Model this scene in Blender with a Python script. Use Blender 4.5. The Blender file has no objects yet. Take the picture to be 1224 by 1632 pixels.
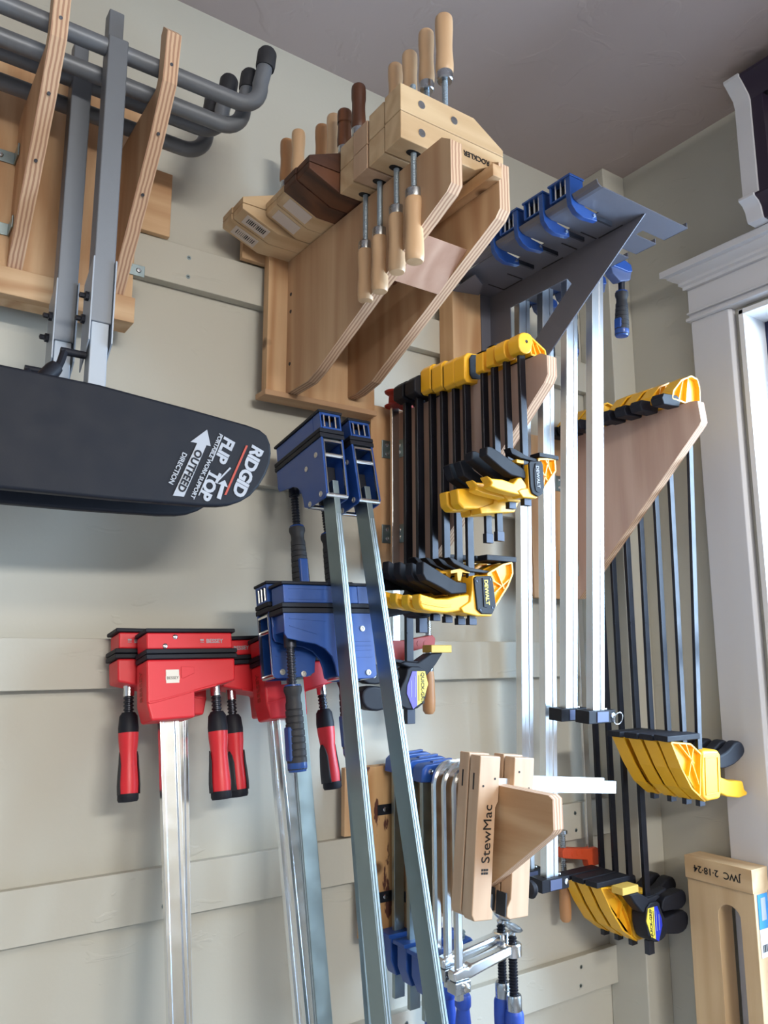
import bpy, bmesh, math, random
from mathutils import Vector, Matrix
random.seed(7)
S = bpy.context.scene
COL = S.collection

# ------------------------------------------------------------------ camera
# wall_back is the plane y=0 (x runs right along it), wall_right is x=1.40, z is up.
CAM_LOC = Vector((0.0, -1.15, 1.55))
PITCH, ROLL, YAW, FPX = math.radians(10.08), math.radians(-0.12), math.radians(34.4), 1260.0
_cy, _sy = math.cos(YAW), math.sin(YAW)
FW = Vector((_sy*math.cos(PITCH), _cy*math.cos(PITCH), math.sin(PITCH)))
_r = Vector((_cy, -_sy, 0)); _u = _r.cross(FW)
RT = _r*math.cos(ROLL) + _u*math.sin(ROLL)
UP = _u*math.cos(ROLL) - _r*math.sin(ROLL)
cam = bpy.data.cameras.new('camera')
cam.sensor_fit = 'VERTICAL'; cam.sensor_height = 36.0; cam.sensor_width = 27.0
cam.lens = FPX/1632.0*36.0
cam.clip_start = 0.02
camo = bpy.data.objects.new('camera', cam); COL.objects.link(camo)
camo.matrix_world = Matrix(((RT.x, UP.x, -FW.x, CAM_LOC.x), (RT.y, UP.y, -FW.y, CAM_LOC.y),
                            (RT.z, UP.z, -FW.z, CAM_LOC.z), (0, 0, 0, 1)))
S.camera = camo

# ------------------------------------------------------------------ light
def lin(c):
    return tuple((v/255/12.92 if v/255 <= .04045 else ((v/255+.055)/1.055)**2.4) for v in c)
world = bpy.data.worlds.new('daylight'); S.world = world; world.use_nodes = True
bg = world.node_tree.nodes['Background']; bg.inputs[0].default_value = (0.62, 0.78, 1.0, 1); bg.inputs[1].default_value = 3.0
def area(name, loc, target, sx, sy, power, col):
    l = bpy.data.lights.new(name, 'AREA'); l.shape = 'RECTANGLE'; l.size = sx; l.size_y = sy; l.energy = power; l.color = col
    o = bpy.data.objects.new(name, l); COL.objects.link(o); o.location = loc
    o.rotation_euler = (Vector(target)-Vector(loc)).to_track_quat('-Z', 'Z').to_euler()
    return o
area('window_daylight', (2.05, -0.9, 1.95), (0.6, -0.8, 1.30), 1.7, 1.7, 215.0, (0.62, 0.80, 1.0))   # sky light entering through window_1
area('shop_light_glow', (-0.3, -2.1, 2.52), (-0.3, -2.1, 0.0), 1.2, 0.3, 20.0, (1.0, 0.88, 0.70))        # tubes of the ceiling shop_light
area('shop_light_glow.001', (0.3, -3.4, 2.52), (0.1, -1.2, 1.6), 1.2, 0.25, 90.0, (1.0, 0.97, 0.92))
S.view_settings.view_transform = 'Standard'; S.view_settings.look = 'None'
S.view_settings.gamma = 1.0; S.view_settings.use_curve_mapping = False
S.view_settings.exposure = -0.03

# ------------------------------------------------------------------ materials
MATS = {}
def new_mat(name):
    m = bpy.data.materials.new(name); m.use_nodes = True; MATS[name] = m
    nt = m.node_tree; b = nt.nodes['Principled BSDF']
    return m, nt, b
def _bump(nt, b, scale, strength, dist=.002, detail=3, coord='Object', rough=.5):
    tc = nt.nodes.new('ShaderNodeTexCoord'); n = nt.nodes.new('ShaderNodeTexNoise')
    n.inputs['Scale'].default_value = scale; n.inputs['Detail'].default_value = detail; n.inputs['Roughness'].default_value = rough
    nt.links.new(tc.outputs[coord], n.inputs['Vector'])
    bp = nt.nodes.new('ShaderNodeBump'); bp.inputs['Strength'].default_value = strength; bp.inputs['Distance'].default_value = dist
    nt.links.new(n.outputs['Fac'], bp.inputs['Height']); nt.links.new(bp.outputs['Normal'], b.inputs['Normal'])
    return n
def plain(name, rgb, rough=.5, metal=0., bump=None, var=0., spec=None, coat=0.):
    m, nt, b = new_mat(name)
    b.inputs['Base Color'].default_value = (*lin(rgb), 1); b.inputs['Roughness'].default_value = rough; b.inputs['Metallic'].default_value = metal
    if spec is not None: b.inputs['Specular IOR Level'].default_value = spec
    if coat: b.inputs['Coat Weight'].default_value = coat
    if bump: _bump(nt, b, bump[0], bump[1])
    if var:
        tc = nt.nodes.new('ShaderNodeTexCoord'); n = nt.nodes.new('ShaderNodeTexNoise'); n.inputs['Scale'].default_value = 35; n.inputs['Detail'].default_value = 5
        nt.links.new(tc.outputs['Object'], n.inputs['Vector'])
        mx = nt.nodes.new('ShaderNodeMix'); mx.data_type = 'RGBA'
        c = lin(rgb); mx.inputs[6].default_value = (*[v*(1-var) for v in c], 1); mx.inputs[7].default_value = (*[min(1, v*(1+var)) for v in c], 1)
        nt.links.new(n.outputs['Fac'], mx.inputs[0]); nt.links.new(mx.outputs[2], b.inputs['Base Color'])
        r = nt.nodes.new('ShaderNodeMapRange'); r.inputs[3].default_value = max(.02, rough-.12); r.inputs[4].default_value = min(1, rough+.12)
        nt.links.new(n.outputs['Fac'], r.inputs[0]); nt.links.new(r.outputs[0], b.inputs['Roughness'])
    return m
def painted_wall(name, rgb, marks):
    """rolled paint on hand-trowelled drywall: faint mottling, fine stipple and sparse trowel marks as bump"""
    m, nt, b = new_mat(name); L = nt.links
    b.inputs['Roughness'].default_value = .62
    tc = nt.nodes.new('ShaderNodeTexCoord')
    n = nt.nodes.new('ShaderNodeTexNoise'); n.inputs['Scale'].default_value = 2.2; n.inputs['Detail'].default_value = 4
    L.new(tc.outputs['Object'], n.inputs['Vector'])
    c = lin(rgb); mx = nt.nodes.new('ShaderNodeMix'); mx.data_type = 'RGBA'
    mx.inputs[6].default_value = (*[v*.96 for v in c], 1); mx.inputs[7].default_value = (*[v*1.04 for v in c], 1)
    L.new(n.outputs['Fac'], mx.inputs[0]); L.new(mx.outputs[2], b.inputs['Base Color'])
    fine = nt.nodes.new('ShaderNodeTexNoise'); fine.inputs['Scale'].default_value = 160; fine.inputs['Detail'].default_value = 2
    mp = nt.nodes.new('ShaderNodeMapping'); mp.inputs['Scale'].default_value = (9, 9, 22)
    L.new(tc.outputs['Object'], fine.inputs['Vector']); L.new(tc.outputs['Object'], mp.inputs['Vector'])
    big = nt.nodes.new('ShaderNodeTexNoise'); big.inputs['Scale'].default_value = 1.0; big.inputs['Detail'].default_value = 3; big.inputs['Distortion'].default_value = 1.2
    L.new(mp.outputs[0], big.inputs['Vector'])
    rp = nt.nodes.new('ShaderNodeMapRange'); rp.inputs[1].default_value = marks; rp.inputs[2].default_value = marks+.05; rp.clamp = True
    L.new(big.outputs['Fac'], rp.inputs[0])
    b1 = nt.nodes.new('ShaderNodeBump'); b1.inputs['Strength'].default_value = .12; b1.inputs['Distance'].default_value = .001
    b2 = nt.nodes.new('ShaderNodeBump'); b2.inputs['Strength'].default_value = .35; b2.inputs['Distance'].default_value = .0016
    L.new(fine.outputs['Fac'], b1.inputs['Height']); L.new(rp.outputs[0], b2.inputs['Height'])
    L.new(b1.outputs['Normal'], b2.inputs['Normal']); L.new(b2.outputs['Normal'], b.inputs['Normal'])
    return m
def wood(name, light, dark, axis='z', scale=1., rough=.55, contrast=1., knots=False, bark=False):
    """grain streaks running along `axis` of the part, plus growth-ring waves and optional knots"""
    m, nt, b = new_mat(name); L = nt.links
    tc = nt.nodes.new('ShaderNodeTexCoord'); oi = nt.nodes.new('ShaderNodeObjectInfo')
    ml = nt.nodes.new('ShaderNodeMath'); ml.operation = 'MULTIPLY'; ml.inputs[1].default_value = 7.3
    L.new(oi.outputs['Random'], ml.inputs[0])
    add = nt.nodes.new('ShaderNodeVectorMath'); add.operation = 'ADD'
    L.new(tc.outputs['Object'], add.inputs[0]); L.new(ml.outputs[0], add.inputs[1])
    mp = nt.nodes.new('ShaderNodeMapping')
    sc = {'x': (5, 75, 75), 'y': (75, 5, 75), 'z': (75, 75, 5)}[axis]
    mp.inputs['Scale'].default_value = tuple(v*scale for v in sc)
    L.new(add.outputs[0], mp.inputs['Vector'])
    n1 = nt.nodes.new('ShaderNodeTexNoise'); n1.inputs['Scale'].default_value = 1; n1.inputs['Detail'].default_value = 6; n1.inputs['Roughness'].default_value = .65; n1.inputs['Distortion'].default_value = .4
    L.new(mp.outputs[0], n1.inputs['Vector'])
    mp2 = nt.nodes.new('ShaderNodeMapping'); sc2 = {'x': (2.2, 16, 16), 'y': (16, 2.2, 16), 'z': (16, 16, 2.2)}[axis]
    mp2.inputs['Scale'].default_value = tuple(v*scale for v in sc2); L.new(add.outputs[0], mp2.inputs['Vector'])
    n2 = nt.nodes.new('ShaderNodeTexNoise'); n2.inputs['Scale'].default_value = 1; n2.inputs['Detail'].default_value = 2; L.new(mp2.outputs[0], n2.inputs['Vector'])
    sn = nt.nodes.new('ShaderNodeMath'); sn.operation = 'MULTIPLY'; sn.inputs[1].default_value = 38; L.new(n2.outputs['Fac'], sn.inputs[0])
    s2 = nt.nodes.new('ShaderNodeMath'); s2.operation = 'SINE'; L.new(sn.outputs[0], s2.inputs[0])
    mr = nt.nodes.new('ShaderNodeMapRange'); mr.inputs[1].default_value = -1; L.new(s2.outputs[0], mr.inputs[0])
    mix = nt.nodes.new('ShaderNodeMix'); mix.inputs[0].default_value = .38; L.new(n1.outputs['Fac'], mix.inputs[2]); L.new(mr.outputs[0], mix.inputs[3])
    rp = nt.nodes.new('ShaderNodeValToRGB'); d = .26/contrast
    rp.color_ramp.elements[0].position = max(0, .5-d); rp.color_ramp.elements[0].color = (*lin(dark), 1)
    rp.color_ramp.elements[1].position = min(1, .5+d); rp.color_ramp.elements[1].color = (*lin(light), 1)
    L.new(mix.outputs[0], rp.inputs[0]); out = rp.outputs[0]
    if knots:
        vo = nt.nodes.new('ShaderNodeTexVoronoi'); vo.inputs['Scale'].default_value = 9
        L.new(add.outputs[0], vo.inputs['Vector'])
        kr = nt.nodes.new('ShaderNodeMapRange'); kr.inputs[1].default_value = .05; kr.inputs[2].default_value = .11; L.new(vo.outputs['Distance'], kr.inputs[0])
        km = nt.nodes.new('ShaderNodeMix'); km.data_type = 'RGBA'; L.new(kr.outputs[0], km.inputs[0])
        km.inputs[6].default_value = (*[v*.35 for v in lin(dark)], 1); L.new(out, km.inputs[7]); out = km.outputs[2]
    if bark:
        mb_ = nt.nodes.new('ShaderNodeMapping'); mb_.inputs['Scale'].default_value = (70, 70, 22); L.new(tc.outputs['Object'], mb_.inputs['Vector'])
        nb = nt.nodes.new('ShaderNodeTexNoise'); nb.inputs['Scale'].default_value = 1; nb.inputs['Detail'].default_value = 5; L.new(mb_.outputs[0], nb.inputs['Vector'])
        rb_ = nt.nodes.new('ShaderNodeMapRange'); rb_.inputs[1].default_value = .56; rb_.inputs[2].default_value = .60; L.new(nb.outputs['Fac'], rb_.inputs[0])
        bm_ = nt.nodes.new('ShaderNodeMix'); bm_.data_type = 'RGBA'; L.new(rb_.outputs[0], bm_.inputs[0]); L.new(out, bm_.inputs[6]); bm_.inputs[7].default_value = (*lin((84, 46, 34)), 1); out = bm_.outputs[2]
    L.new(out, b.inputs['Base Color']); b.inputs['Roughness'].default_value = rough
    bp = nt.nodes.new('ShaderNodeBump'); bp.inputs['Strength'].default_value = .15; bp.inputs['Distance'].default_value = .0006
    L.new(n1.outputs['Fac'], bp.inputs['Height']); L.new(bp.outputs['Normal'], b.inputs['Normal'])
    return m
def ply_edge(name, axis):
    """glued veneers seen on a cut edge: bands across the sheet's thickness axis"""
    m, nt, b = new_mat(name); L = nt.links
    tc = nt.nodes.new('ShaderNodeTexCoord'); sp = nt.nodes.new('ShaderNodeSeparateXYZ'); L.new(tc.outputs['Object'], sp.inputs[0])
    nz = nt.nodes.new('ShaderNodeTexNoise'); nz.inputs['Scale'].default_value = 30; nz.inputs['Detail'].default_value = 4; L.new(tc.outputs['Object'], nz.inputs['Vector'])
    a = nt.nodes.new('ShaderNodeMath'); a.operation = 'MULTIPLY_ADD'; a.inputs[1].default_value = .004; L.new(nz.outputs['Fac'], a.inputs[0]); L.new(sp.outputs[axis], a.inputs[2])
    s = nt.nodes.new('ShaderNodeMath'); s.operation = 'MULTIPLY'; s.inputs[1].default_value = 2*math.pi/.0052; L.new(a.outputs[0], s.inputs[0])
    t = nt.nodes.new('ShaderNodeMath'); t.operation = 'SINE'; L.new(s.outputs[0], t.inputs[0])
    mr = nt.nodes.new('ShaderNodeMapRange'); mr.inputs[1].default_value = -1; L.new(t.outputs[0], mr.inputs[0])
    rp = nt.nodes.new('ShaderNodeValToRGB'); rp.color_ramp.elements[0].position = .25; rp.color_ramp.elements[0].color = (*lin((176, 134, 108)), 1)
    rp.color_ramp.elements[1].position = .6; rp.color_ramp.elements[1].color = (*lin((214, 182, 150)), 1)
    L.new(mr.outputs[0], rp.inputs[0]); L.new(rp.outputs[0], b.inputs['Base Color']); b.inputs['Roughness'].default_value = .75
    return m
def glass_mat(name):
    m, nt, b = new_mat(name)
    L = nt.links; tr = nt.nodes.new('ShaderNodeBsdfTransparent'); tr.inputs[0].default_value = (.93, .96, .98, 1)
    gl = nt.nodes.new('ShaderNodeBsdfGlossy'); gl.inputs['Roughness'].default_value = .02
    mx = nt.nodes.new('ShaderNodeMixShader'); mx.inputs[0].default_value = .05
    L.new(tr.outputs[0], mx.inputs[1]); L.new(gl.outputs[0], mx.inputs[2])
    L.new(mx.outputs[0], nt.nodes['Material Output'].inputs['Surface'])
    return m
painted_wall('wall_paint', (190, 187, 175), .66); painted_wall('ceiling_paint', (182, 167, 162), .57)
plain('trim_paint', (210, 210, 214), .4, bump=(90, .03)); plain('jamb_paint', (235, 235, 236), .35)
plain('concrete', (172, 175, 182), .6, bump=(40, .3), var=.08); painted_wall('plain_wall', (212, 216, 224), .66)
for ax in 'xyz':
    wood('ply_'+ax, (202, 168, 132), (174, 134, 100), ax, .55, .6, .9, knots=(ax == 'z'))
    wood('pine_'+ax, (208, 172, 132), (178, 134, 92), ax, .6, .6, 1., knots=True)
    wood('maple_'+ax, (216, 188, 148), (192, 158, 118), ax, .7, .5, .8)
    ply_edge('ply_edge_'+ax, 'xyz'.index(ax))
wood('birch_y', (196, 160, 138), (170, 130, 108), 'y', .5, .6, .8); wood('birch_z', (206, 178, 162), (180, 148, 132), 'z', .5, .6, .9, knots=True)
wood('rough_bark', (200, 160, 112), (176, 128, 80), 'z', .8, .8, 1., knots=True, bark=True)
wood('walnut_x', (104, 62, 38), (58, 32, 22), 'x', .7, .5, 1.); wood('walnut_z', (122, 72, 40), (70, 38, 22), 'z', .9, .45, 1.)
wood('handle_z', (222, 186, 146), (203, 164, 124), 'z', .8, .42, .7)
wood('handle_tan_z', (190, 142, 98), (160, 112, 72), 'z', .8, .45, .8)
wood('beech_z', (202, 170, 140), (186, 152, 122), 'z', 1.1, .5, .7)
plain('steel', (186, 190, 194), .28, 1., var=.06); plain('bright_steel', (226, 229, 232), .2, 1., var=.03)
plain('aluminium', (226, 230, 234), .33, 1., bump=(300, .05)); plain('zinc', (150, 165, 168), .36, 1., var=.12)
plain('thread_steel', (186, 200, 210), .38, .75); plain('gunmetal', (60, 62, 70), .4, .8)
plain('black_bar', (26, 28, 38), .32, .35, var=.1); plain('black_plastic', (25, 27, 36), .58, var=.06, spec=.3)
plain('rubber', (40, 41, 46), .6); plain('charcoal', (22, 25, 34), .6, bump=(400, .05), var=.06, spec=.25)
plain('yellow', (246, 184, 38), .38, var=.03, coat=.1); plain('yellow_pad', (214, 178, 84), .6)
plain('red', (214, 38, 48), .42, var=.03); plain('red_cast', (168, 46, 34), .5, var=.08); plain('orange_cast', (214, 82, 44), .5, var=.06)
plain('blue', (32, 72, 142), .36, var=.05, coat=.15); plain('blue_handle', (40, 74, 168), .4); plain('blue_grey', (86, 96, 130), .5)
plain('grey_powder', (112, 116, 122), .45, .25, bump=(500, .05)); plain('light_grey_powder', (150, 158, 168), .45, .25)
plain('sheet_metal', (100, 101, 112), .5, .2); plain('white', (232, 232, 232), .5); plain('print_white', (166, 169, 176), .6)
plain('print_black', (18, 18, 20), .6); plain('print_orange', (176, 66, 48), .6); plain('print_grey', (120, 122, 128), .6)
plain('label_white', (214, 200, 188), .6); plain('label_purple', (96, 84, 176), .45); plain('label_blue', (36, 54, 190), .4)
plain('label_yellow', (238, 214, 74), .45); plain('sticker_blue', (60, 140, 205), .5); plain('badge', (196, 192, 184), .35, .6)
plain('navy', (28, 34, 72), .4); plain('dark_wood', (44, 34, 52), .4, var=.1); plain('cream_paper', (206, 200, 178), .6, var=.06)
plain('paper_green', (96, 128, 118), .7); plain('lamp_body', (230, 230, 226), .4); glass_mat('glass')
m, nt, b = new_mat('tube_glow'); b.inputs['Emission Color'].default_value = (1, .95, .85, 1); b.inputs['Emission Strength'].default_value = 3

# ------------------------------------------------------------------ mesh helpers
class MB:
    """collects boxes, prisms and tubes; build() links them as ONE mesh object"""
    def __init__(s): s.v = []; s.f = []; s.sm = []; s.mi = []; s.cur = 0
    def add(s, vs, fs, smooth=False):
        o = len(s.v); s.v += [tuple(p) for p in vs]
        for f in fs: s.f.append([i+o for i in f]); s.sm.append(smooth); s.mi.append(s.cur)
        return s
    def box(s, x0, x1, y0, y1, z0, z1):
        p = [(x, y, z) for z in (z0, z1) for y in (y0, y1) for x in (x0, x1)]
        return s.add(p, [(0, 1, 3, 2), (4, 6, 7, 5), (0, 4, 5, 1), (2, 3, 7, 6), (0, 2, 6, 4), (1, 5, 7, 3)])
    def prism(s, poly, axis, a, b, edge_slot=None):
        """poly in the plane across `axis` ('x': (y,z), 'y': (x,z), 'z': (x,y)), extruded from a to b"""
        n = len(poly)
        def pt(p, h): return {'x': (h, p[0], p[1]), 'y': (p[0], h, p[1]), 'z': (p[0], p[1], h)}[axis]
        vs = [pt(p, a) for p in poly]+[pt(p, b) for p in poly]
        s.add(vs, [list(range(n))[::-1], list(range(n, 2*n))])
        o = len(s.v)-2*n; c = s.cur
        for i in range(n):
            j = (i+1) % n; s.f.append([o+i, o+j, o+n+j, o+n+i]); s.sm.append(False); s.mi.append(c if edge_slot is None else edge_slot)
        return s
    def frustum(s, r0, r1):
        """rect (x0,x1,y0,y1,z) to rect"""
        vs = [(x, y, r[4]) for r in (r0, r1) for y in r[2:4] for x in r[0:2]]
        return s.add(vs, [(0, 1, 3, 2), (4, 6, 7, 5), (0, 4, 5, 1), (2, 3, 7, 6), (0, 2, 6, 4), (1, 5, 7, 3)])
    def lathe(s, prof, p0, d, n=20):
        """prof [(radius, height along d)] turned about the axis through p0"""
        d = Vector(d).normalized(); p0 = Vector(p0); a = d.orthogonal().normalized(); b2 = d.cross(a); vs = []; fs = []
        for r, h in prof:
            for k in range(n):
                t = 2*math.pi*k/n; vs.append(p0+d*h+(a*math.cos(t)+b2*math.sin(t))*r)
        m_ = len(prof)
        for i in range(m_-1):
            for k in range(n): fs.append((i*n+k, i*n+(k+1) % n, (i+1)*n+(k+1) % n, (i+1)*n+k))
        s.add(vs, fs, True); o = len(s.v)-len(vs)
        s.f.append([o+k for k in range(n)][::-1]); s.sm.append(False); s.mi.append(s.cur)
        s.f.append([o+(m_-1)*n+k for k in range(n)]); s.sm.append(False); s.mi.append(s.cur)
        return s
    def cyl(s, p0, p1, r, r1=None, n=16):
        p0 = Vector(p0); p1 = Vector(p1); L = (p1-p0).length
        return s.lathe([(r, 0), (r if r1 is None else r1, L)], p0, p1-p0, n)
    def sweep(s, pts, sec, up=(0, 1, 0), closed=True):
        """section [(a,b)] carried along pts; a along `up`, b along tangent x up"""
        pts = [Vector(p) for p in pts]; n = len(sec); vs = []; fs = []; up = Vector(up)
        for i, p in enumerate(pts):
            t = (pts[min(i+1, len(pts)-1)]-pts[max(i-1, 0)]).normalized()
            u_ = (up-t*up.dot(t)).normalized(); w = t.cross(u_)
            for a, b2 in sec: vs.append(p+u_*a+w*b2)
        for i in range(len(pts)-1):
            for k in range(n): fs.append((i*n+k, i*n+(k+1) % n, (i+1)*n+(k+1) % n, (i+1)*n+k))
        s.add(vs, fs, True); o = len(s.v)-len(vs)
        s.f.append([o+k for k in range(n)][::-1]); s.sm.append(False); s.mi.append(s.cur)
        s.f.append([o+(len(pts)-1)*n+k for k in range(n)]); s.sm.append(False); s.mi.append(s.cur)
        return s
    def tube(s, pts, r, n=14, up=(0, 1, 0.01)):
        return s.sweep(pts, [(r*math.cos(2*math.pi*k/n), r*math.sin(2*math.pi*k/n)) for k in range(n)], up)
    def thread(s, p0, p1, r, pitch, n=12):
        """a screw: ridged cylinder"""
        p0 = Vector(p0); p1 = Vector(p1); L = (p1-p0).length; k = max(2, int(L/pitch)); prof = []
        for i in range(k):
            h = i*L/k; prof += [(r*.8, h), (r*.8, h+L/k*.35), (r, h+L/k*.5), (r, h+L/k*.85)]
        prof.append((r*.8, L)); return s.lathe(prof, p0, p1-p0, n)
    def move(s, d):
        s.v = [(p[0]+d[0], p[1]+d[1], p[2]+d[2]) for p in s.v]; return s
    def flipx(s, sx):
        if sx < 0: s.v = [(-p[0], p[1], p[2]) for p in s.v]
        return s
    def build(s, name, mat, parent=None, bevel=0., seg=2, angle=35, mats=()):
        me = bpy.data.meshes.new(name); me.from_pydata(s.v, [], s.f); me.polygons.foreach_set('material_index', s.mi)
        bm = bmesh.new(); bm.from_mesh(me); bmesh.ops.recalc_face_normals(bm, faces=bm.faces); bm.to_mesh(me); bm.free()
        me.materials.append(MATS[mat])
        for x in mats: me.materials.append(MATS[x])
        if any(s.sm) or bevel:
            me.polygons.foreach_set('use_smooth', [True]*len(me.polygons)); me.set_sharp_from_angle(angle=math.radians(angle))
        o = bpy.data.objects.new(name, me); COL.objects.link(o)
        if parent is not None: o.parent = parent
        if bevel:
            md = o.modifiers.new('bevel', 'BEVEL'); md.width = bevel; md.segments = seg; md.limit_method = 'ANGLE'; md.angle_limit = math.radians(40)
            md.harden_normals = True
        return o
def arc(c, r, a0, a1, n=8):
    return [(c[0]+r*math.cos(math.radians(a0+(a1-a0)*i/n)), c[1]+r*math.sin(math.radians(a0+(a1-a0)*i/n))) for i in range(n+1)]
def mm(pts): return [(a/1000., b_/1000.) for a, b_ in pts]
def chaikin(poly, it=1):
    for _ in range(it):
        q = []
        for i in range(len(poly)):
            a, b_ = poly[i], poly[(i+1) % len(poly)]
            q += [(a[0]*.75+b_[0]*.25, a[1]*.75+b_[1]*.25), (a[0]*.25+b_[0]*.75, a[1]*.25+b_[1]*.75)]
        poly = q
    return poly
def inset(poly, k):
    cx = sum(p[0] for p in poly)/len(poly); cz = sum(p[1] for p in poly)/len(poly)
    return [(cx+(p[0]-cx)*k, cz+(p[1]-cz)*k) for p in poly]
USED = {}
def tag(o, label, cat, group=None):
    o['label'] = label; o['category'] = cat
    if group: o['group'] = group
    return o
def thing(name, label, cat, loc=(0, 0, 0), group=None, rot=None, mat4=None):
    o = bpy.data.objects.new(name, None); o.empty_display_size = .02; COL.objects.link(o)
    if mat4 is not None: o.matrix_world = mat4
    else:
        o.location = loc
        if rot: o.rotation_euler = rot
    return tag(o, label, cat, group)
def copy_tree(o, parent=None):
    c = o.copy(); COL.objects.link(c); c.parent = parent
    for ch in [x for x in ALLCH(o)]: copy_tree(ch, c)
    return c
def ALLCH(o): return list(o.children)
def dup(o, loc, label, rot=None, group=None):
    c = copy_tree(o); c.location = loc; c['label'] = label
    if rot: c.rotation_euler = rot
    if group: c['group'] = group
    return c
def struct(o): o['kind'] = 'structure'; return o
def lettering(txt, size, mat, parent, M4, name='lettering', bold=0., spacing=1., align='CENTER', label=None):
    """flat printed letters: local x along the line, local y up, lifted a hair off the surface"""
    cu = bpy.data.curves.new(name, 'FONT'); cu.body = txt; cu.size = size; cu.align_x = align; cu.align_y = 'CENTER'; cu.extrude = .0002; cu.offset = bold; cu.space_character = spacing
    cu.resolution_u = 3
    t = bpy.data.objects.new('tmp', cu); COL.objects.link(t)
    bpy.context.view_layer.update()
    me = bpy.data.meshes.new_from_object(t.evaluated_get(bpy.context.evaluated_depsgraph_get())); bpy.data.objects.remove(t); bpy.data.curves.remove(cu)
    me.materials.clear(); me.materials.append(MATS[mat]); me.transform(M4)
    o = bpy.data.objects.new(name, me); COL.objects.link(o); o.parent = parent
    if label: o['label'] = label
    return o
def frame(o, ex, ey):
    """matrix with local x=ex, y=ey at o"""
    ex = Vector(ex).normalized(); ey = Vector(ey); ey = (ey-ex*ey.dot(ex)).normalized(); ez = ex.cross(ey); o = Vector(o)
    return Matrix(((ex.x, ey.x, ez.x, o.x), (ex.y, ey.y, ez.y, o.y), (ex.z, ey.z, ez.z, o.z), (0, 0, 0, 1)))
FRONT = lambda x, y, z: frame((x, y, z), (1, 0, 0), (0, 0, 1))      # print on a face that looks towards -y

# ================================================================== the setting
CEIL = 2.63; XB = 1.40; XCH = 1.328; YCH = -.089
wall_back = struct(MB().box(-3.0, XB+.12, 0, .12, 0, CEIL).build('wall_back', 'wall_paint'))
struct(MB().box(-3.12, -3.0, -4.6, .12, 0, CEIL).build('wall_left', 'plain_wall'))
struct(MB().box(-3.12, XB+.12, -4.72, -4.6, 0, CEIL).build('wall_front', 'plain_wall'))
struct(MB().box(-3.12, XB+.12, -4.72, .12, -.1, 0).build('floor', 'concrete'))
struct(MB().box(-3.12, XB+.12, -4.72, .12, CEIL, CEIL+.1).build('ceiling', 'ceiling_paint'))
WY0, WY1, WZ0, WZ1 = -.345, -1.33, .86, 2.205
w = MB()
w.box(XB, XB+.12, WY0, 0, 0, CEIL).box(XB, XB+.12, -4.6, WY1, 0, CEIL).box(XB, XB+.12, WY1, WY0, 0, WZ0).box(XB, XB+.12, WY1, WY0, WZ1, CEIL)
struct(w.build('wall_right', 'wall_paint'))
struct(MB().box(XCH, XB, YCH, 0, 0, CEIL).build('wall_corner', 'wall_paint', bevel=.003))
# painted french-cleat strips across the back wall
STRIPS = [2.116, 1.8135, 1.502, 1.191, .914, .60, .29]
for z in STRIPS:
    st = MB().prism([(0, z), (-.019, z), (-.019, z+.068), (0, z+.066)], 'x', -3.0, XCH).build('cleat_strip', 'wall_paint', wall_back, bevel=.0012)
    for k in range(-5, 3):
        xs = .405+k*.41
        if xs > 1.3: continue
        for dz in (.017, .049):
            MB().lathe([(.0035, 0), (.0035, .0006), (.0012, .0006), (.0012, -.001)], (xs+random.uniform(-.004, .004), -.019, z+dz), (0, -1, 0), 10).build('screw', 'zinc', st)
# window in wall_right
win = bpy.data.objects.new('window_1', None); COL.objects.link(win); win.location = (XB, WY0, WZ0); struct(win)
def wpart(mb, name, mat, parent=win, **k): mb.move((-XB, -WY0, -WZ0)); return mb.build(name, mat, parent, **k)
wpart(MB().prism([(XB-.018, -.246), (XB, -.246), (XB, -.333), (XB-.012, -.333), (XB-.018, -.328)], 'z', .74, 2.215), 'casing', 'trim_paint', bevel=.0015)
wpart(MB().prism([(XB-.018, -1.43), (XB, -1.43), (XB, -1.342), (XB-.018, -1.342)], 'z', .74, 2.215), 'casing', 'trim_paint', bevel=.0015)
wpart(MB().box(XB-.020, XB, -1.432, -.244, 2.215, 2.300), 'header_board', 'trim_paint', bevel=.001)
wpart(MB().box(XB-.028, XB, -1.44, -.240, 2.2145, 2.2215), 'header_bead', 'trim_paint', bevel=.002)
wpart(MB().box(XB-.026, XB, -1.44, -.242, 2.229, 2.2335), 'header_bead', 'trim_paint', bevel=.0015)
cr = MB().prism([(XB, 2.283), (XB-.028, 2.283), (XB-.028, 2.290), (XB-.034, 2.293), (XB-.034, 2.299), (XB-.042, 2.303), (XB-.050, 2.309), (XB-.050, 2.312), (XB-.060, 2.313), (XB-.060, 2.327), (XB, 2.327)], 'y', -1.47, -.206)
for i, p in enumerate(cr.v):      # mitred return at the left end
    if p[1] > -.5: cr.v[i] = (p[0], -.246+(XB-.02-p[0])*.95, p[2])
wpart(cr, 'crown', 'trim_paint', bevel=.0008)
jm = MB()
jm.box(XB-.012, XB+.12, WY0-.010, WY0+.0005, WZ0, WZ1).box(XB-.012, XB+.12, WY1-.0005, WY1+.010, WZ0, WZ1).box(XB-.012, XB+.12, WY1, WY0, WZ1-.010, WZ1+.0005)
wpart(jm, 'jamb', 'jamb_paint', bevel=.001)
wpart(MB().box(XB-.10, XB+.12, WY1-.08, -.16, WZ0-.03, WZ0), 'sill', 'trim_paint', bevel=.003)
sash = MB(); x0, x1 = XB+.062, XB+.088
for a in ((WY0-.045, WY0-.010, WZ0, WZ1-.01), (WY1+.010, WY1+.045, WZ0, WZ1-.01), (WY1+.045, WY0-.045, WZ1-.045, WZ1-.01), (WY1+.045, WY0-.045, WZ0, WZ0+.035), (WY1+.045, WY0-.045, 1.52, 1.56)): sash.box(x0, x1, *a)
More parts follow.
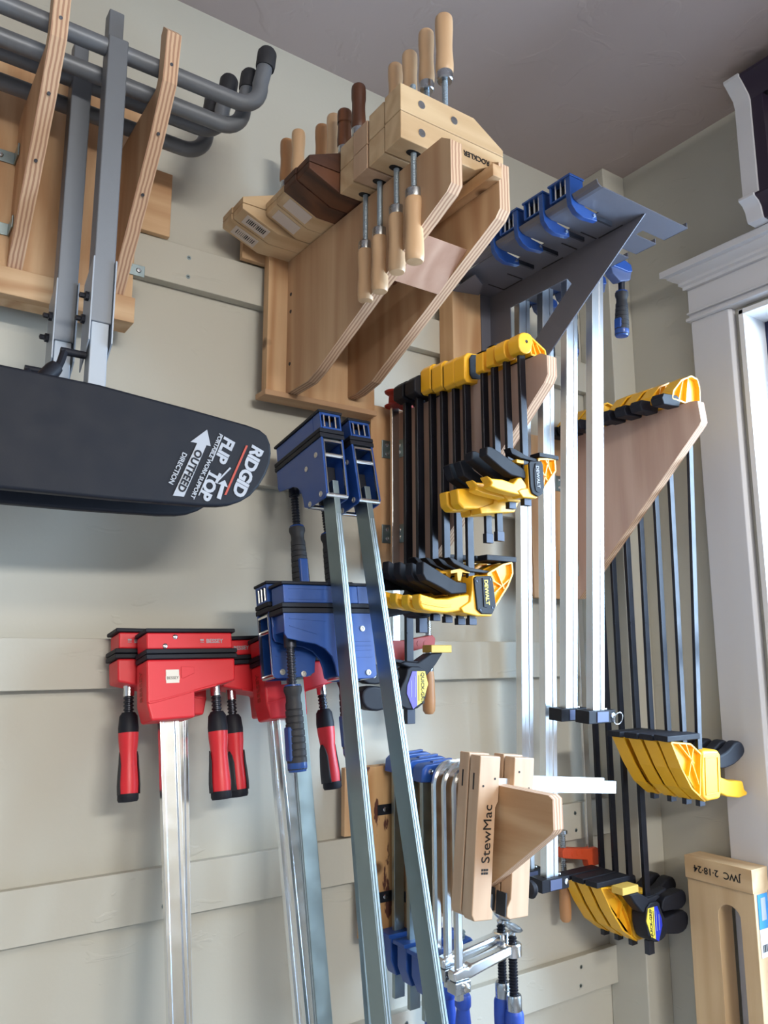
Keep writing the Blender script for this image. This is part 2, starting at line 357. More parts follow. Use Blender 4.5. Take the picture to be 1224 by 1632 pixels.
wpart(sash, 'sash', 'navy', bevel=.001)
wpart(MB().box(XB+.073, XB+.077, WY1+.03, WY0-.03, WZ0+.03, WZ1-.03), 'pane', 'glass')
# shop lights on the ceiling behind the photographer
for i, (x, y) in enumerate(((-.3, -2.1), (.3, -3.4))):
    t = thing('shop_light', ('white ceiling shop light nearest to the clamp wall', 'white ceiling shop light at the far side of the room')[i], 'lamp', (x, y, CEIL), 'ceiling shop lights')
    MB().prism([(-.16, -.07), (.16, -.07), (.09, 0), (-.09, 0)], 'x', -.62, .62).build('housing', 'lamp_body', t, bevel=.003)
    for s_ in (-.07, .07): MB().cyl((-.6, s_, -.083), (.6, s_, -.083), .013).build('tube', 'tube_glow', t)

# wall box with pale picture on the window header
bx = thing('wall_box', 'dark framed display box with white moulded end piece on the window header', 'frame', (1.30, -.42, 2.328))
PX = [(.098, 0), (.016, 0), (.013, .006), (.010, .020), (.002, .030), (-.010, .036), (-.010, .041), (.006, .041), (.006, .050), (.006, .232), (.002, .246), (-.020, .266), (-.026, .270), (-.026, .276), (.098, .276)]
MB().prism(PX, 'y', -.030, 0).build('end_piece', 'trim_paint', bx, bevel=.0008)
PD = [(a+.004 if a < .09 else a, b_) for a, b_ in PX]
fr = MB().prism(PD[:8]+[(.098, .041)], 'y', -.36, -.030).prism([PX[-1]]+[(.010, .236), (.006, .246), (-.016, .266), (-.022, .270), (-.022, .276)], 'y', -.36, -.030)
fr.box(.010, .098, -.052, -.030, .041, .24).box(.010, .098, -.36, -.335, .041, .24).box(.080, .098, -.335, -.052, .041, .24)
fr.build('frame_moulding', 'dark_wood', bx, bevel=.0008)
pic = MB().box(.070, .0798, -.334, -.053, .05, .235).build('picture', 'cream_paper', bx)
for a in ((-.10, .185, .022), (-.13, .105, .026), (-.22, .15, .03)):
    MB().lathe([(a[2], 0), (a[2], .0006), (a[2]*.8, .0006), (a[2]*.8, 0)], (.070, a[0], a[1]), (-1, 0, 0), 20).build('printed_ring', 'paper_green', pic)

# ================================================================== work-support stands on their bracket (upper left)
ra = thing('stand_bracket', 'pine and plywood wall bracket carrying the two folded grey work stands', 'rack', (.20, -.019, 2.01))
def A(mb): return mb.move((-.20, .019, -2.01))
A(MB().box(-.06, .306, -.058, -.030, 2.012, 2.40)).build('back_panel', 'pine_z', ra, bevel=.001)
A(MB().box(-.15, .366, -.030, -.019, 2.184, 2.290)).build('cleat_board', 'pine_x', ra, bevel=.001)
A(MB().box(-.06, .306, -.075, -.058, 2.012, 2.05)).build('bottom_rail', 'pine_x', ra, bevel=.001)
ARM = [(-.058, 2.052), (-.150, 2.150), (-.212, 2.216), (-.252, 2.270), (-.262, 2.335), (-.245, 2.352), (-.237, 2.345), (-.2345, 2.285), (-.226, 2.272), (-.058, 2.272)]
for x in (.0, .139, .274):
    arm = A(MB().prism(ARM, 'x', x, x+.019, edge_slot=1)).build('arm', 'ply_z', ra, mats=('ply_edge_x',))
    for (y, z) in ((-.245, 2.30), (-.205, 2.225), (-.150, 2.166)):
        A(MB().cyl((x+.0095, y-.0035-.008, z-.007), (x+.0095, y+.004, z), .0022, n=8)).build('screw', 'gunmetal', arm)
def angle_bracket(x, z, s_, parent):
    b_ = MB().prism([(x, -.0585), (x, -.088), (x+s_*.002, -.088), (x+s_*.002, -.0605), (x+s_*.028, -.0605), (x+s_*.028, -.0585)], 'z', z, z+.017)
    o = A(b_).build('angle_bracket', 'zinc', parent, bevel=.0005)
    A(MB().lathe([(.004, 0), (.003, .0018), (0.0008, .002)], (x+s_*.019, -.0605, z+.0085), (0, -1, 0), 10)).build('screw', 'steel', o)
for z in (2.10, 2.205): angle_bracket(.1385, z, -1, ra)
angle_bracket(.2935, 2.092, 1, ra); angle_bracket(.0195, 2.10, 1, ra)

def work_stand(label):
    t = thing('work_stand', label, 'work stand', (.222, -.222, 1.73), 'folded grey work stands')
    # feet: two bent tubes, black end caps
    for k, (dy, dz, dx) in enumerate(((0, .577, 0), (.030, .556, -.012))):
        path = [(-.225+dx, dy, dz+.10), (-.224+dx, dy, dz+.066)] + [(-.190+dx+a, dy, dz+.036+b_) for a, b_ in arc((0, 0), .036, 170, 270, 8)] + [(-.08, dy, dz), (0, dy, dz), (.09, dy, dz)] + [(.165+dx+a, dy, dz+.036+b_) for a, b_ in arc((0, 0), .036, -90, 8, 8)] + [(.206+dx, dy, dz+.066), (.210+dx, dy, dz+.094)]
        ft = MB().tube(path, .0112, 16).build('foot_tube', 'grey_powder', t)
        for s_, xx in ((1, .2085+dx), (-1, -.2245+dx)):
            MB().lathe([(.0132, 0), (.0138, .004), (.0138, .026), (.011, .031), (.002, .032)], (xx-.001*s_, dy, dz+.070), (.11*s_ if s_ > 0 else -.02, 0, 1), 16).build('end_cap', 'rubber', ft)
    # square column: upper sleeve, clamp plates, lower inner tube
    MB().box(-.0125, .0125, -.0125, .0125, .205, .588).build('column_sleeve', 'grey_powder', t, bevel=.0018)
    MB().box(-.0095, .0095, .006, .026, .570, .640).build('column_stub', 'grey_powder', t, bevel=.0015)
    MB().box(-.0105, .0105, -.0105, .0105, .118, .21).build('inner_tube', 'light_grey_powder', t, bevel=.0015)
    for s_ in (-1, 1):
        p = MB().prism([(-.016, .180), (.020, .150), (.022, .262), (-.016, .285)], 'x', s_*.0130-.0008, s_*.0130+.0008).build('clamp_plate', 'light_grey_powder', t)
        if s_ < 0:
            for q_ in ((-.002, .238), (.011, .214)):
                MB().lathe([(.006, 0), (.006, .004), (.0035, .005), (.0035, .010), (.001, .011)], (s_*.0138, q_[0], q_[1]), (s_, 0, 0), 8).build('bolt', 'gunmetal', p)
    lk = MB().cyl((-.012, 0, .165), (-.040, 0, .165), .0045).tube([(-.036, 0, .165), (-.040, -.006, .150), (-.046, -.012, .134)], .0045, 10).lathe([(.0085, 0), (.0095, .006), (.0085, .03)], (-.046, -.012, .140), (-.6, -.25, -.8), 12).build('locking_lever', 'black_plastic', t)
    # flip-top board seen face on, long axis level
    B = [(-.235, .010), (-.215, -.004), (-.19, -.010), (-.096, -.010), (.025, -.009), (.125, -.006), (.147, -.004), (.162, -.001), (.176, .005), (.189, .014), (.200, .027), (.209, .043), (.2145, .058), (.216, .072), (.2145, .084), (.209, .095), (.199, .101), (.18, .1045), (.097, .113), (-.003, .122), (-.12, .125), (-.19, .122), (-.222, .113), (-.24, .09), (-.245, .05)]
    bd = MB().prism(B, 'y', -.034, -.018).build('flip_top', 'charcoal', t, bevel=.004, seg=3)
    MB().prism([(-.06, .05), (.06, .05), (.05, .118), (-.05, .118)], 'y', -.018, -.006).build('hinge_plate', 'black_plastic', t, bevel=.002)
    return t, bd
s1, bd = work_stand('front grey folded work stand whose black flip-top board carries white lettering')
y = -.0346
def vert(x, z, d=0): return frame((x, y-d, z), (-.40, 0, -1), (1, 0, -.40))    # print that reads downwards on a slant
def ink(poly, name, mat): return MB().prism(poly, 'y', y-.0003, y+.0005).build(name, mat, bd)
lettering('RIDGID', .0225, 'print_white', bd, vert(.1825, .0440), bold=.0010, spacing=.93)
ink([(.1795, .0768), (.1822, .0768), (.1555, .0105), (.1528, .0105)], 'printed_bar', 'print_orange')
lettering('FLIP', .0205, 'print_white', bd, vert(.1510, .0665), bold=.0009, spacing=.95)
lettering('TOP', .0205, 'print_white', bd, vert(.1330, .0205), bold=.0009, spacing=.95)
ink([(.1590, .0460), (.1605, .0445), (.1450, .0268), (.1436, .0280)], 'printed_rule', 'print_white')
ink([(.1530, .0290), (.1572, .0200), (.1525, .0215), (.1485, .0040), (.1430, .0055), (.1480, .0225), (.1440, .0235)], 'printed_arrow', 'print_white')
lettering('PORTABLE WORK SUPPORT', .0072, 'print_white', bd, vert(.1290, .0440), bold=.0002)
ink([(.1465, .0835), (.1479, .0835), (.1359, .0503), (.1345, .0503)], 'printed_rule', 'print_white')
ink([(.1325, .0386), (.1339, .0386), (.1210, .0061), (.1196, .0061)], 'printed_rule', 'print_white')
ink([(.1276, .0890), (.1073, .0705), (.1158, .0703), (.0885, .0024), (.1020, .0024), (.1275, .0692), (.1329, .0690)], 'printed_arrow', 'print_white')
lettering('OUTFEED', .0128, 'charcoal', bd, vert(.1078, .0350, .0006), bold=.0004, spacing=1.05)
lettering('DIRECTION', .0082, 'print_white', bd, vert(.0930, .0360), bold=.0002)
s2 = dup(s1, (.198, -.142, 1.728), 'rear grey folded work stand, mostly hidden behind the lettered one')
for ch in list(s2.children):                       # the rear board shows no print
    for g in list(ch.children):
        if g.name.startswith(('lettering', 'printed')): bpy.data.objects.remove(g)

# ================================================================== hand-screw rack (top centre)
rb = thing('hand_screw_rack', 'plywood rack of two slanted side plates holding the wooden hand screws', 'rack', (.62, -.019, 1.95))
def B_(mb): return mb.move((-.62, .019, -1.95))
B_(MB().box(.527, .735, -.048, -.030, 1.962, 2.20)).build('back_board', 'pine_z', rb, bevel=.001)
B_(MB().box(.487, .76, -.030, -.0192, 2.186, 2.262)).build('cleat_board', 'pine_x', rb, bevel=.001)
B_(MB().box(.522, .735, -.056, -.0192, 1.953, 1.962)).build('bottom_ledge', 'ply_x', rb, bevel=.001)
LP = [(-.048, 1.962), (-.075, 1.962), (-.130, 1.966), (-.20, 1.990), (-.471, 2.108), (-.476, 2.170), (-.458, 2.184), (-.449, 2.176), (-.048, 2.19)]
LP = [(-.048, 1.962), (-.120, 1.963), (-.150, 1.972), (-.300, 2.036), (-.466, 2.104), (-.475, 2.112), (-.475, 2.170), (-.458, 2.182), (-.048, 2.192)]
B_(MB().prism(LP, 'x', .562, .580, edge_slot=1)).build('side_plate', 'ply_z', rb, mats=('ply_edge_x',))
RP = [(-.048, 1.978), (-.075, 1.978), (-.12, 1.986), (-.425, 2.128), (-.434, 2.138), (-.434, 2.206), (-.42, 2.214), (-.048, 2.192)]
B_(MB().prism(RP, 'x', .680, .699, edge_slot=1)).build('side_plate', 'ply_z', rb, mats=('ply_edge_x',))
B_(MB().prism([(-.366, 2.108), (-.352, 2.114), (-.290, 2.080), (-.300, 2.066)], 'x', .580, .680)).build('cross_brace', 'birch_y', rb, bevel=.0008)
B_(MB().prism([(-.440, 2.178), (-.440, 2.196), (-.048, 2.192), (-.048, 2.174)], 'x', .664, .680)).build('ledge', 'pine_y', rb, bevel=.001)
for (y_, z_) in ((-.06, 2.13), (-.06, 2.10), (-.06, 2.01)):
    B_(MB().lathe([(.0032, 0), (.0026, .0008), (.0008, .0002)], (.562, y_, z_), (-1, 0, 0), 10)).build('screw', 'gunmetal', rb)

def hand_screw(label, loc, L, h, th, mats, tip, sp=.050, jit=0., group='wooden hand screw clamps', up_first=True, rot=None, hl=.092, hr=.0114):
    """two jaws, two spindles with turned handles; local x from butt (0) to tip (L*tip)"""
    wj, wh = mats
    t = thing('hand_screw_clamp', label, 'clamp', loc, group, rot=rot)
    top = [(0, h+.0004), (L, h+.0004), (L, h+.010), (.70*L, 2*h), (0, 2*h)]
    bot = [(0, h-.0004), (0, 0), (.70*L, 0), (L, h-.010), (L, h-.0004)]
    js = []
    for poly in (top, bot):
        o = MB().prism(poly, 'y', 0, th).flipx(tip).build('jaw', wj, t, bevel=.0012); js.append(o)
    for fx, z in ((.19, 1.52*h), (.50, 1.52*h), (.19, .48*h), (.50, .48*h)):
        MB().cyl((fx*L*tip, -.0006, z), (fx*L*tip, .004, z), .0056, n=18).build('barrel_nut', 'steel', js[0] if z > h else js[1])
    for fx, dr in ((.19, -1), (.50, 1)):
        x = fx*L*tip; yc = th*.5; z0 = 0 if dr < 0 else 2*h
        zf = z0+dr*((.014 if tip < 0 and dr < 0 else sp)+jit*dr); zo = (2*h+.022) if dr < 0 else .006
        MB().thread((x, yc, zo), (x, yc, zf), .0040, .0022, 10).build('spindle', 'thread_steel', t)
        MB().lathe([(hr*.80, 0), (hr*.9, .0015), (hr*.9, .012), (hr*.86, .014)], (x, yc, zf), (0, 0, dr), 18).build('ferrule', 'steel', t)
        pr = [(hr*.86, .012), (hr*.98, .016), (hr*1.0, .024), (hr*.90, .046), (hr*.90, .056), (hr*.99, hl-.022), (hr*1.0, hl-.008), (hr*.95, hl-.002), (hr*.84, hl), (hr*.3, hl+.0005)]
        MB().lathe(pr, (x, yc, zf), (0, 0, dr), 20).build('handle', wh, t)
        if dr < 0: MB().prism(chaikin([(x-.011, yc-.006), (x+.011, yc-.006), (x+.011, yc+.006), (x-.011, yc+.006)], 2), 'z', -.0004, .001).build('spindle_slot', 'print_black', js[1])
    return t, js
G = 'wooden hand screw clamps'
hs = []
t, js = hand_screw('pale yellow hand screw with black stamped lettering, frontmost on the plywood rack', (.526, -.421, 2.190), .176, .039, .036, ('maple_x', 'handle_z'), 1, .052, hl=.100, hr=.0126)
lettering('ROCKLER', .0105, 'print_black', js[1], frame((.126, -.0007, .0185), (-1, 0, 0), (0, 0, -1)), bold=.0002)
hand_screw('pale hand screw second from the front of the plywood rack', (.527, -.382, 2.190), .172, .038, .036, ('maple_x', 'handle_z'), 1, .060, .004, hl=.094)
hand_screw('pale hand screw third from the front of the plywood rack', (.526, -.343, 2.190), .172, .036, .035, ('beech_z', 'handle_z'), 1, .066, -.004, hl=.092)
hand_screw('pale hand screw fourth from the front, touching the dark antique pair', (.528, -.305, 2.190), .170, .036, .035, ('maple_x', 'handle_z'), 1, .072, hl=.088)
hand_screw('dark brown antique hand screw with worn orange chamfer, nearer of the dark pair', (.664, -.268, 2.1905), .185, .034, .036, ('walnut_x', 'walnut_z'), -1, .050, hl=.085, hr=.0112)
hand_screw('dark brown antique hand screw, farther of the dark pair', (.662, -.231, 2.1905), .185, .034, .036, ('walnut_x', 'walnut_z'), -1, .040, hl=.075)
for i, (yy, lab, x0) in enumerate(((-.193, 'blond hand screw with a white paper label, just behind the dark pair', .660), (-.156, 'blond hand screw with a white paper label, next to the barcoded pair', .660), (-.118, 'blond hand screw with a barcode sticker, nearer of the barcoded pair', .652), (-.081, 'blond hand screw with a barcode sticker, closest to the wall', .650))):
    t, js = hand_screw(lab, (x0, yy, 2.1925), .175 if i < 2 else .205, .034, .036, ('maple_x', 'handle_tan_z' if i in (1, 3) else 'handle_z'), -1, .045, .004*i-.006, hl=.090)
    L, h = (.175, .034) if i < 2 else (.205, .034)
    # sticker on the sloping underside of the lower jaw
    ex = Vector((-(.30*L), 0, h-.010)).normalized(); nrm = Vector((ex.z, 0, -ex.x)); nrm = nrm if nrm.z < 0 else -nrm
    c0 = Vector((-(.70*L+.30*L*.5), .018, (h-.010)*.5))+nrm*.0005
    st = MB()
    for a, b_ in ((-.021, -.012), (.021, -.012), (.021, .012), (-.021, .012)): st.v.append(tuple(c0+ex*a+Vector((0, 1, 0))*b_))
    st.v += [tuple(Vector(p)-nrm*.0006) for p in st.v[:4]]
    st.add([], []); st.f = [[0, 1, 2, 3], [4, 5, 6, 7], [0, 1, 5, 4], [1, 2, 6, 5], [2, 3, 7, 6], [3, 0, 4, 7]]; st.sm = [False]*6; st.mi = [0]*6
    so = st.build('sticker', 'label_white', js[1])
    if i >= 2:
        bc = MB()
        for k in range(11):
            a0 = -.016+k*.003; wd = random.choice((.0007, .0013, .0018)); q0 = len(bc.v)
            for a, b_ in ((a0, -.007), (a0+wd, -.007), (a0+wd, .005), (a0, .005)): bc.v.append(tuple(c0+nrm*.0003+ex*a+Vector((0, 1, 0))*b_))
            bc.f.append([q0, q0+1, q0+2, q0+3]); bc.sm.append(False); bc.mi.append(0)
        bc.build('barcode', 'print_black', js[1])

# ================================================================== red parallel clamps leaning on the wall
def lean(loc, down):
    """frame whose -z runs down a leaning bar; local x stays level along the wall"""
    z = -Vector(down).normalized(); x = Vector((1, 0, 0)); x = (x-z*x.dot(z)).normalized(); y_ = z.cross(x); l = Vector(loc)
    return Matrix(((x.x, y_.x, z.x, l.x), (x.y, y_.y, z.y, l.y), (x.z, y_.z, z.z, l.z), (0, 0, 0, 1)))
def knob_handle(t, x, z, grips, h=.112):
    """two-component handle hanging below a trapezoidal screw"""
    hd = MB().lathe([(.0085, 0), (.0118, .005), (.0132, .020), (.0130, .026)], (x, 0, z), (0, 0, -1), 20).build('handle_collar', 'black_plastic', t)
    g = MB().lathe([(.0130, .026), (.0126, .036), (.0108, .052), (.0114, .066), (.0132, .090), (.0128, h-.008)], (x, 0, z), (0, 0, -1), 22).build('handle', 'red', t)
    MB().lathe([(.0134, h-.010), (.0134, h-.003), (.0118, h), (.004, h+.0005)], (x, 0, z), (0, 0, -1), 20).build('end_cap', 'black_plastic', g)
    for a0 in grips:            # soft black panels wrapped on the handle's flanks
        vs = []; fs = []; rows = [(.050, .0114, 8), (.056, .0118, 26), (.066, .0123, 38), (.078, .0133, 40), (.092, .0140, 42), (h-.009, .0137, 44)]; N = 8
        for hh, r, wd in rows:
            for k in range(N+1):
                a = math.radians(a0-wd+2*wd*k/N); vs.append((x+r*math.cos(a), r*math.sin(a), z-hh))
        for i in range(len(rows)-1):
            for k in range(N): fs.append((i*(N+1)+k, i*(N+1)+k+1, (i+1)*(N+1)+k+1, (i+1)*(N+1)+k))
        p = MB().add(vs, fs, True).build('grip', 'rubber', g); md = p.modifiers.new('thick', 'SOLIDIFY'); md.thickness = .0014
    return g
def red_clamp(label, M4, sx, barlen, grips=(150, 20)):
    t = thing('parallel_clamp', label, 'clamp', mat4=M4, group='red parallel clamps')
    F = lambda mb: mb.flipx(sx)
    hy = .021
    body = [(-.033, .077), (.089, .077), (.088, .047), (.030, .034), (.029, .001), (-.029, 0), (-.034, .022)]
    o = F(MB().prism(body, 'y', -hy, hy)).build('lower_jaw', 'red', t, bevel=.003, seg=3)
    F(MB().prism([(-.031, .021), (-.020, .0225), (.030, .034), (.060, .040), (.060, .0425), (-.020, .025), (-.0335, .0235)], 'y', -hy-.0012, -hy+.001)).build('raised_rib', 'red', o, bevel=.0006)
    F(MB().prism([(.012, .067), (.030, .066), (.030, .058), (.016, .052), (.012, .052)], 'y', -hy-.0008, -hy+.001)).build('raised_panel', 'red', o, bevel=.0005)
    F(MB().prism([(-.032, .0905), (.087, .0905), (.087, .1125), (-.032, .1125)], 'y', -hy+.001, hy-.001)).build('upper_jaw', 'red', t, bevel=.0025, seg=3)
    F(MB().box(-.034, .0915, -hy-.0015, hy+.0015, .1125, .1178)).build('top_cap', 'black_plastic', t, bevel=.0015)
    for z0, z1 in ((.0772, .0836), (.0842, .0905)): F(MB().box(-.034, .0925, -hy-.002, hy+.002, z0, z1)).build('jaw_pad', 'black_plastic', t, bevel=.0014)
    for x_, z_ in ((.006, .1065), (-.008, .0945)):
        F(MB().lathe([(.0036, 0), (.0034, .0008), (.0022, .0016), (.0006, .0018)], (x_, -hy+.001, z_), (0, -1, 0), 12)).build('rivet', 'bright_steel', t)
    xl = .058*sx
    lettering('BESSEY', .0078, 'print_white', t, FRONT(xl+.003, -hy+.0006, .1005), bold=.0002)
    MB().box(xl-.0175, xl-.0125, -hy+.0002, -hy+.0012, .1012, .1034).box(xl-.0175, xl-.0125, -hy+.0002, -hy+.0012, .0988, .0996).build('printed_mark', 'print_white', t)
    if sx > 0:
        bg_ = MB().box(-.0085, .0090, -hy-.0006, -hy+.0005, .046, .0632).build('badge', 'badge', o)
        MB().box(-.0090, .0095, -hy-.0009, -hy+.0002, .0498, .0552).build('badge_band', 'badge', o)
        lettering('BESSEY', .0052, 'print_black', bg_, FRONT(.0002, -hy-.0010, .0524))
    # side lettering on the end face of the lower jaw
    lettering('BESSEY', .013, 'red_cast', t, frame((-.0345*sx, 0, .045), (0, 0, 1), (0, sx, 0)))
    # spindle, spring and handle under the jaw
    xs = .0675*sx
    MB().cyl((xs, 0, .05), (xs, 0, .030), .0072).build('spindle_nut', 'bright_steel', t)
    MB().thread((xs, 0, .031), (xs, 0, .006), .0068, .0048).build('spindle', 'gunmetal', t)
    knob_handle(t, xs, .009, grips)
    w_, d_ = .0125, .0048       # rail of an I-like section
    sec = [(-d_, -w_), (-d_, -w_*.62), (-d_*.55, -w_*.55), (-d_*.55, w_*.55), (-d_, w_*.62), (-d_, w_), (d_, w_), (d_, w_*.62), (d_*.55, w_*.55), (d_*.55, -w_*.55), (d_, -w_*.62), (d_, -w_)]
    mb = MB().sweep([(0, 0, .01), (0, 0, -barlen)], sec); mb.sm = [False]*len(mb.sm)
    mb.build('rail', 'bright_steel', t, bevel=.0006)
    return t
def rail_to_floor(z, d): return z/abs(d[2])*math.sqrt(d[0]**2+d[1]**2+d[2]**2)-.004
d = (.0, -.190, -1)
red_clamp('front left red parallel clamp with silver badge and jaw pointing right', lean((.3655, -.120, 1.4625), (.012, -.20, -1)), 1, rail_to_floor(1.4625, (.012, -.20, -1)), (158, 18))
red_clamp('rear left red parallel clamp with jaw pointing left, behind the badged one', lean((.3975, -.068, 1.4630), (-.005, -.17, -1)), -1, rail_to_floor(1.463, (-.005, -.17, -1)), (165, 15))
red_clamp('front right red parallel clamp partly hidden by the lower blue clamps', lean((.534, -.116, 1.457), (.035, -.20, -1)), 1, rail_to_floor(1.457, (.035, -.20, -1)), (195, -10))
red_clamp('rear right red parallel clamp with jaw pointing left towards the badged clamp', lean((.547, -.066, 1.457), (.045, -.17, -1)), -1, rail_to_floor(1.457, (.045, -.17, -1)), (195, -15))

# ================================================================== blue parallel clamps leaning on the wall
def ribbed_handle(t, x, y_, z, h=.108):
    g = MB()
    pr = [(.0100, 0), (.0120, .002), (.0122, .007), (.0100, .013), (.0098, .020)]
    hh = .024
    while hh < h-.010:
        k = (hh-.02)/(h-.02); r = .0108+.0022*math.sin(min(1, k*1.3)*math.pi*.5); pr += [(r, hh), (r, hh+.0064), (r-.0009, hh+.0070), (r-.0009, hh+.0078)]; hh += .0084
    pr += [(.0126, hh), (.0126, h-.002), (.010, h), (.003, h+.0005)]
    g.lathe(pr, (x, y_, z), (0, 0, -1), 20); o = g.build('handle', 'rubber', t)
    MB().lathe([(.0108, -.001), (.0110, 0), (.0110, .003), (.0108, .0035)], (x, y_, z), (0, 0, -1), 18).build('collar', 'blue', o)
    sec = MB().box(x-.0135, x-.004, y_-.0075, y_+.0075, z-h+.012, z-.052); sec.build('side_insert', 'blue', o, bevel=.003)
    MB().lathe([(.0128, h-.012), (.0130, h-.004), (.0112, h+.001), (.004, h+.0015)], (x, y_, z), (0, 0, -1), 18).build('end_cap', 'blue', o)
def blue_clamp(label, M4, sx, barlen, inset=-.012, rw=.0155):
    """jaw points along +x*sx from the rail; rail end of each half is an open blue window with steel pins"""
    t = thing('parallel_clamp', label, 'clamp', mat4=M4, group='blue parallel clamps')
    F = lambda mb: mb.flipx(sx)
    hy = .0185; W = .0032
    # lower half: two blue cheeks with an arch over the screw, joined by the tip block
    cheek = [(-.030, .088), (-.030, -.022)] + [(-.022+a, -.022+b_) for a, b_ in arc((0, 0), .008, 180, 270, 3)] + [(.022, -.030), (.034, -.022), (.036, 0), (.040, .018), (.050, .034), (.064, .044), (.080, .048), (.118, .054), (.122, .060), (.122, .088)]
    zz = lambda z: z-.004 if z > .05 else .046-(.05-z)*.66
    cheek = [(x if x < .1 else x-.012, zz(z)) for x, z in cheek]
    for s_ in (-1, 1):
        a, b_ = (-hy, -hy+W) if s_ < 0 else (hy-W, hy)
        c = F(MB().prism(cheek, 'y', a, b_)).build('cheek', 'blue', t, bevel=.0012)
        yf = a if s_ < 0 else b_
        for x_, z_ in ((-.012, .066), (.018, .056), (-.016, -.018), (.016, -.024)):
            F(MB().lathe([(.0040, 0), (.0040, .001), (.0022, .0012), (.0018, .0004)], (x_, yf-s_*-.0002, zz(z_)), (0, s_, 0), 14)).build('rivet', 'badge', c)
        if s_ < 0:
            for z_ in (.044, .038, .032, .022): F(MB().box(-.024, .012, yf-.0007, yf+.0005, z_, z_+.0012)).build('raised_line', 'blue', c)
            F(MB().prism([(.046, .072), (.102, .076), (.102, .0772), (.045, .0732)], 'y', yf-.0007, yf+.0005)).build('raised_line', 'blue', c)
            F(MB().prism([(.062, .055), (.102, .066), (.102, .0672), (.062, .0562)], 'y', yf-.0007, yf+.0005)).build('raised_line', 'blue', c)
    F(MB().prism([(.036, .062), (.106, .060), (.106, .083), (.036, .083)], 'y', -hy+W, hy-W)).build('jaw_core', 'blue', t)
    F(MB().box(-.026, .036, -hy+W+.001, hy-W-.001, .079, .083)).build('liner', 'zinc', t)
    for x_, z_ in ((-.026, .062), (-.026, -.024), (.026, -.024)): F(MB().cyl((x_, -hy+.001, zz(z_)), (x_, hy-.001, zz(z_)), .0036)).build('cross_pin', 'bright_steel', t)
    rim = MB().box(-.0305, -.027, -hy+W, -hy+W+.0012, -.002, .080).box(-.0305, -.027, hy-W-.0012, hy-W, -.002, .080).box(-.0305, -.027, -hy+W, hy-W, .077, .080)
    F(rim).build('window_rim', 'bright_steel', t)
    F(MB().box(-.005, .010, -hy+W, hy-W, .004, .05)).build('slider_block', 'gunmetal', t, bevel=.001)
    # pads and upper half
    for z0, z1 in ((.0835, .0905), (.0912, .0975)): F(MB().box(-.031, .1125, -hy-.002, hy+.002, z0, z1)).build('jaw_pad', 'black_plastic', t, bevel=.0012)
    F(MB().box(-.010, .108, -hy+.001, hy-.001, .0975, .1225)).build('upper_jaw', 'blue', t, bevel=.0015)
    F(MB().box(-.0315, .111, -hy-.0015, hy+.0015, .1225, .1268)).build('top_cap', 'black_plastic', t, bevel=.0012)
    up = MB().box(-.030, -.010, -hy+.001, -hy+.0035, .0975, .1225).box(-.030, -.010, hy-.0035, hy-.001, .0975, .1225).box(-.0305, -.027, -hy+.0035, hy-.0035, .1190, .1225).box(-.0305, -.027, -hy+.0035, hy-.0035, .0975, .1005)
    F(up).build('upper_window', 'blue', t, bevel=.0006)
    for yy in (-.0085, .0015, .0105): F(MB().cyl((-.0285, yy, .099), (-.0285, yy, .121), .0016, n=8)).build('pin', 'bright_steel', t)
    for x_, z_ in ((.022, .1155), (.010, .1045)): F(MB().lathe([(.0032, 0), (.0030, .0008), (.0006, .0012)], (x_, -hy+.001, z_), (0, -1, 0), 12)).build('rivet', 'badge', t)
    F(MB().box(.035, .100, -hy+.0004, -hy+.0014, .1020, .1028)).build('raised_line', 'blue', t); F(MB().box(.035, .100, -hy+.0004, -hy+.0014, .1165, .1173)).build('raised_line', 'blue', t)
    xs = .093*sx
    MB().cyl((xs, 0, .062), (xs, 0, .040), .0085).build('spindle_nut', 'gunmetal', t)
    MB().thread((xs, 0, .042), (xs, 0, -.012), .0062, .0042).build('spindle', 'gunmetal', t)
    ribbed_handle(t, xs, 0, -.010)
    sec = [(-.0048, -rw), (-.0048, rw), (.0048, rw), (.0048, -rw)]
    mb = MB().sweep([(0, 0, .02), (0, 0, -barlen)], sec); mb.sm = [False]*len(mb.sm); r = F(mb.move((inset, 0, 0))).build('rail', 'zinc', t, bevel=.0009)
    F(MB().box(inset-rw-.0007, inset-rw+.0001, -.0024, -.0012, -barlen, -.03).box(inset-rw-.0007, inset-rw+.0001, .0012, .0024, -barlen, -.03)).build('rail_groove', 'thread_steel', r)
    return t
def turned(loc, down, deg):
    return lean(loc, down) @ Matrix.Rotation(math.radians(deg), 4, 'Z')
d1 = (.004, -.19, -1); d2 = (.012, -.235, -1)
blue_clamp('tall blue parallel clamp nearest the lettered board, jaw pointing at the wall', turned((.5575, -.192, 1.764), d1, 90), 1, rail_to_floor(1.764, d1))
blue_clamp('tall blue parallel clamp beside the wooden batten, second of the tall pair', turned((.6090, -.196, 1.760), d2, 90), 1, rail_to_floor(1.76, d2))
d3 = (.02, -.13, -1)
blue_clamp('lower blue parallel clamp in front of the red ones, jaw pointing left', turned((.597, -.197, 1.519), d3, 0), -1, rail_to_floor(1.519, d3), .006, .012)
d4 = (.035, -.15, -1)
blue_clamp('lower blue parallel clamp nearer the wall, jaw pointing right behind its twin', turned((.517, -.157, 1.521), d4, 0), 1, rail_to_floor(1.521, d4), .012, .011)

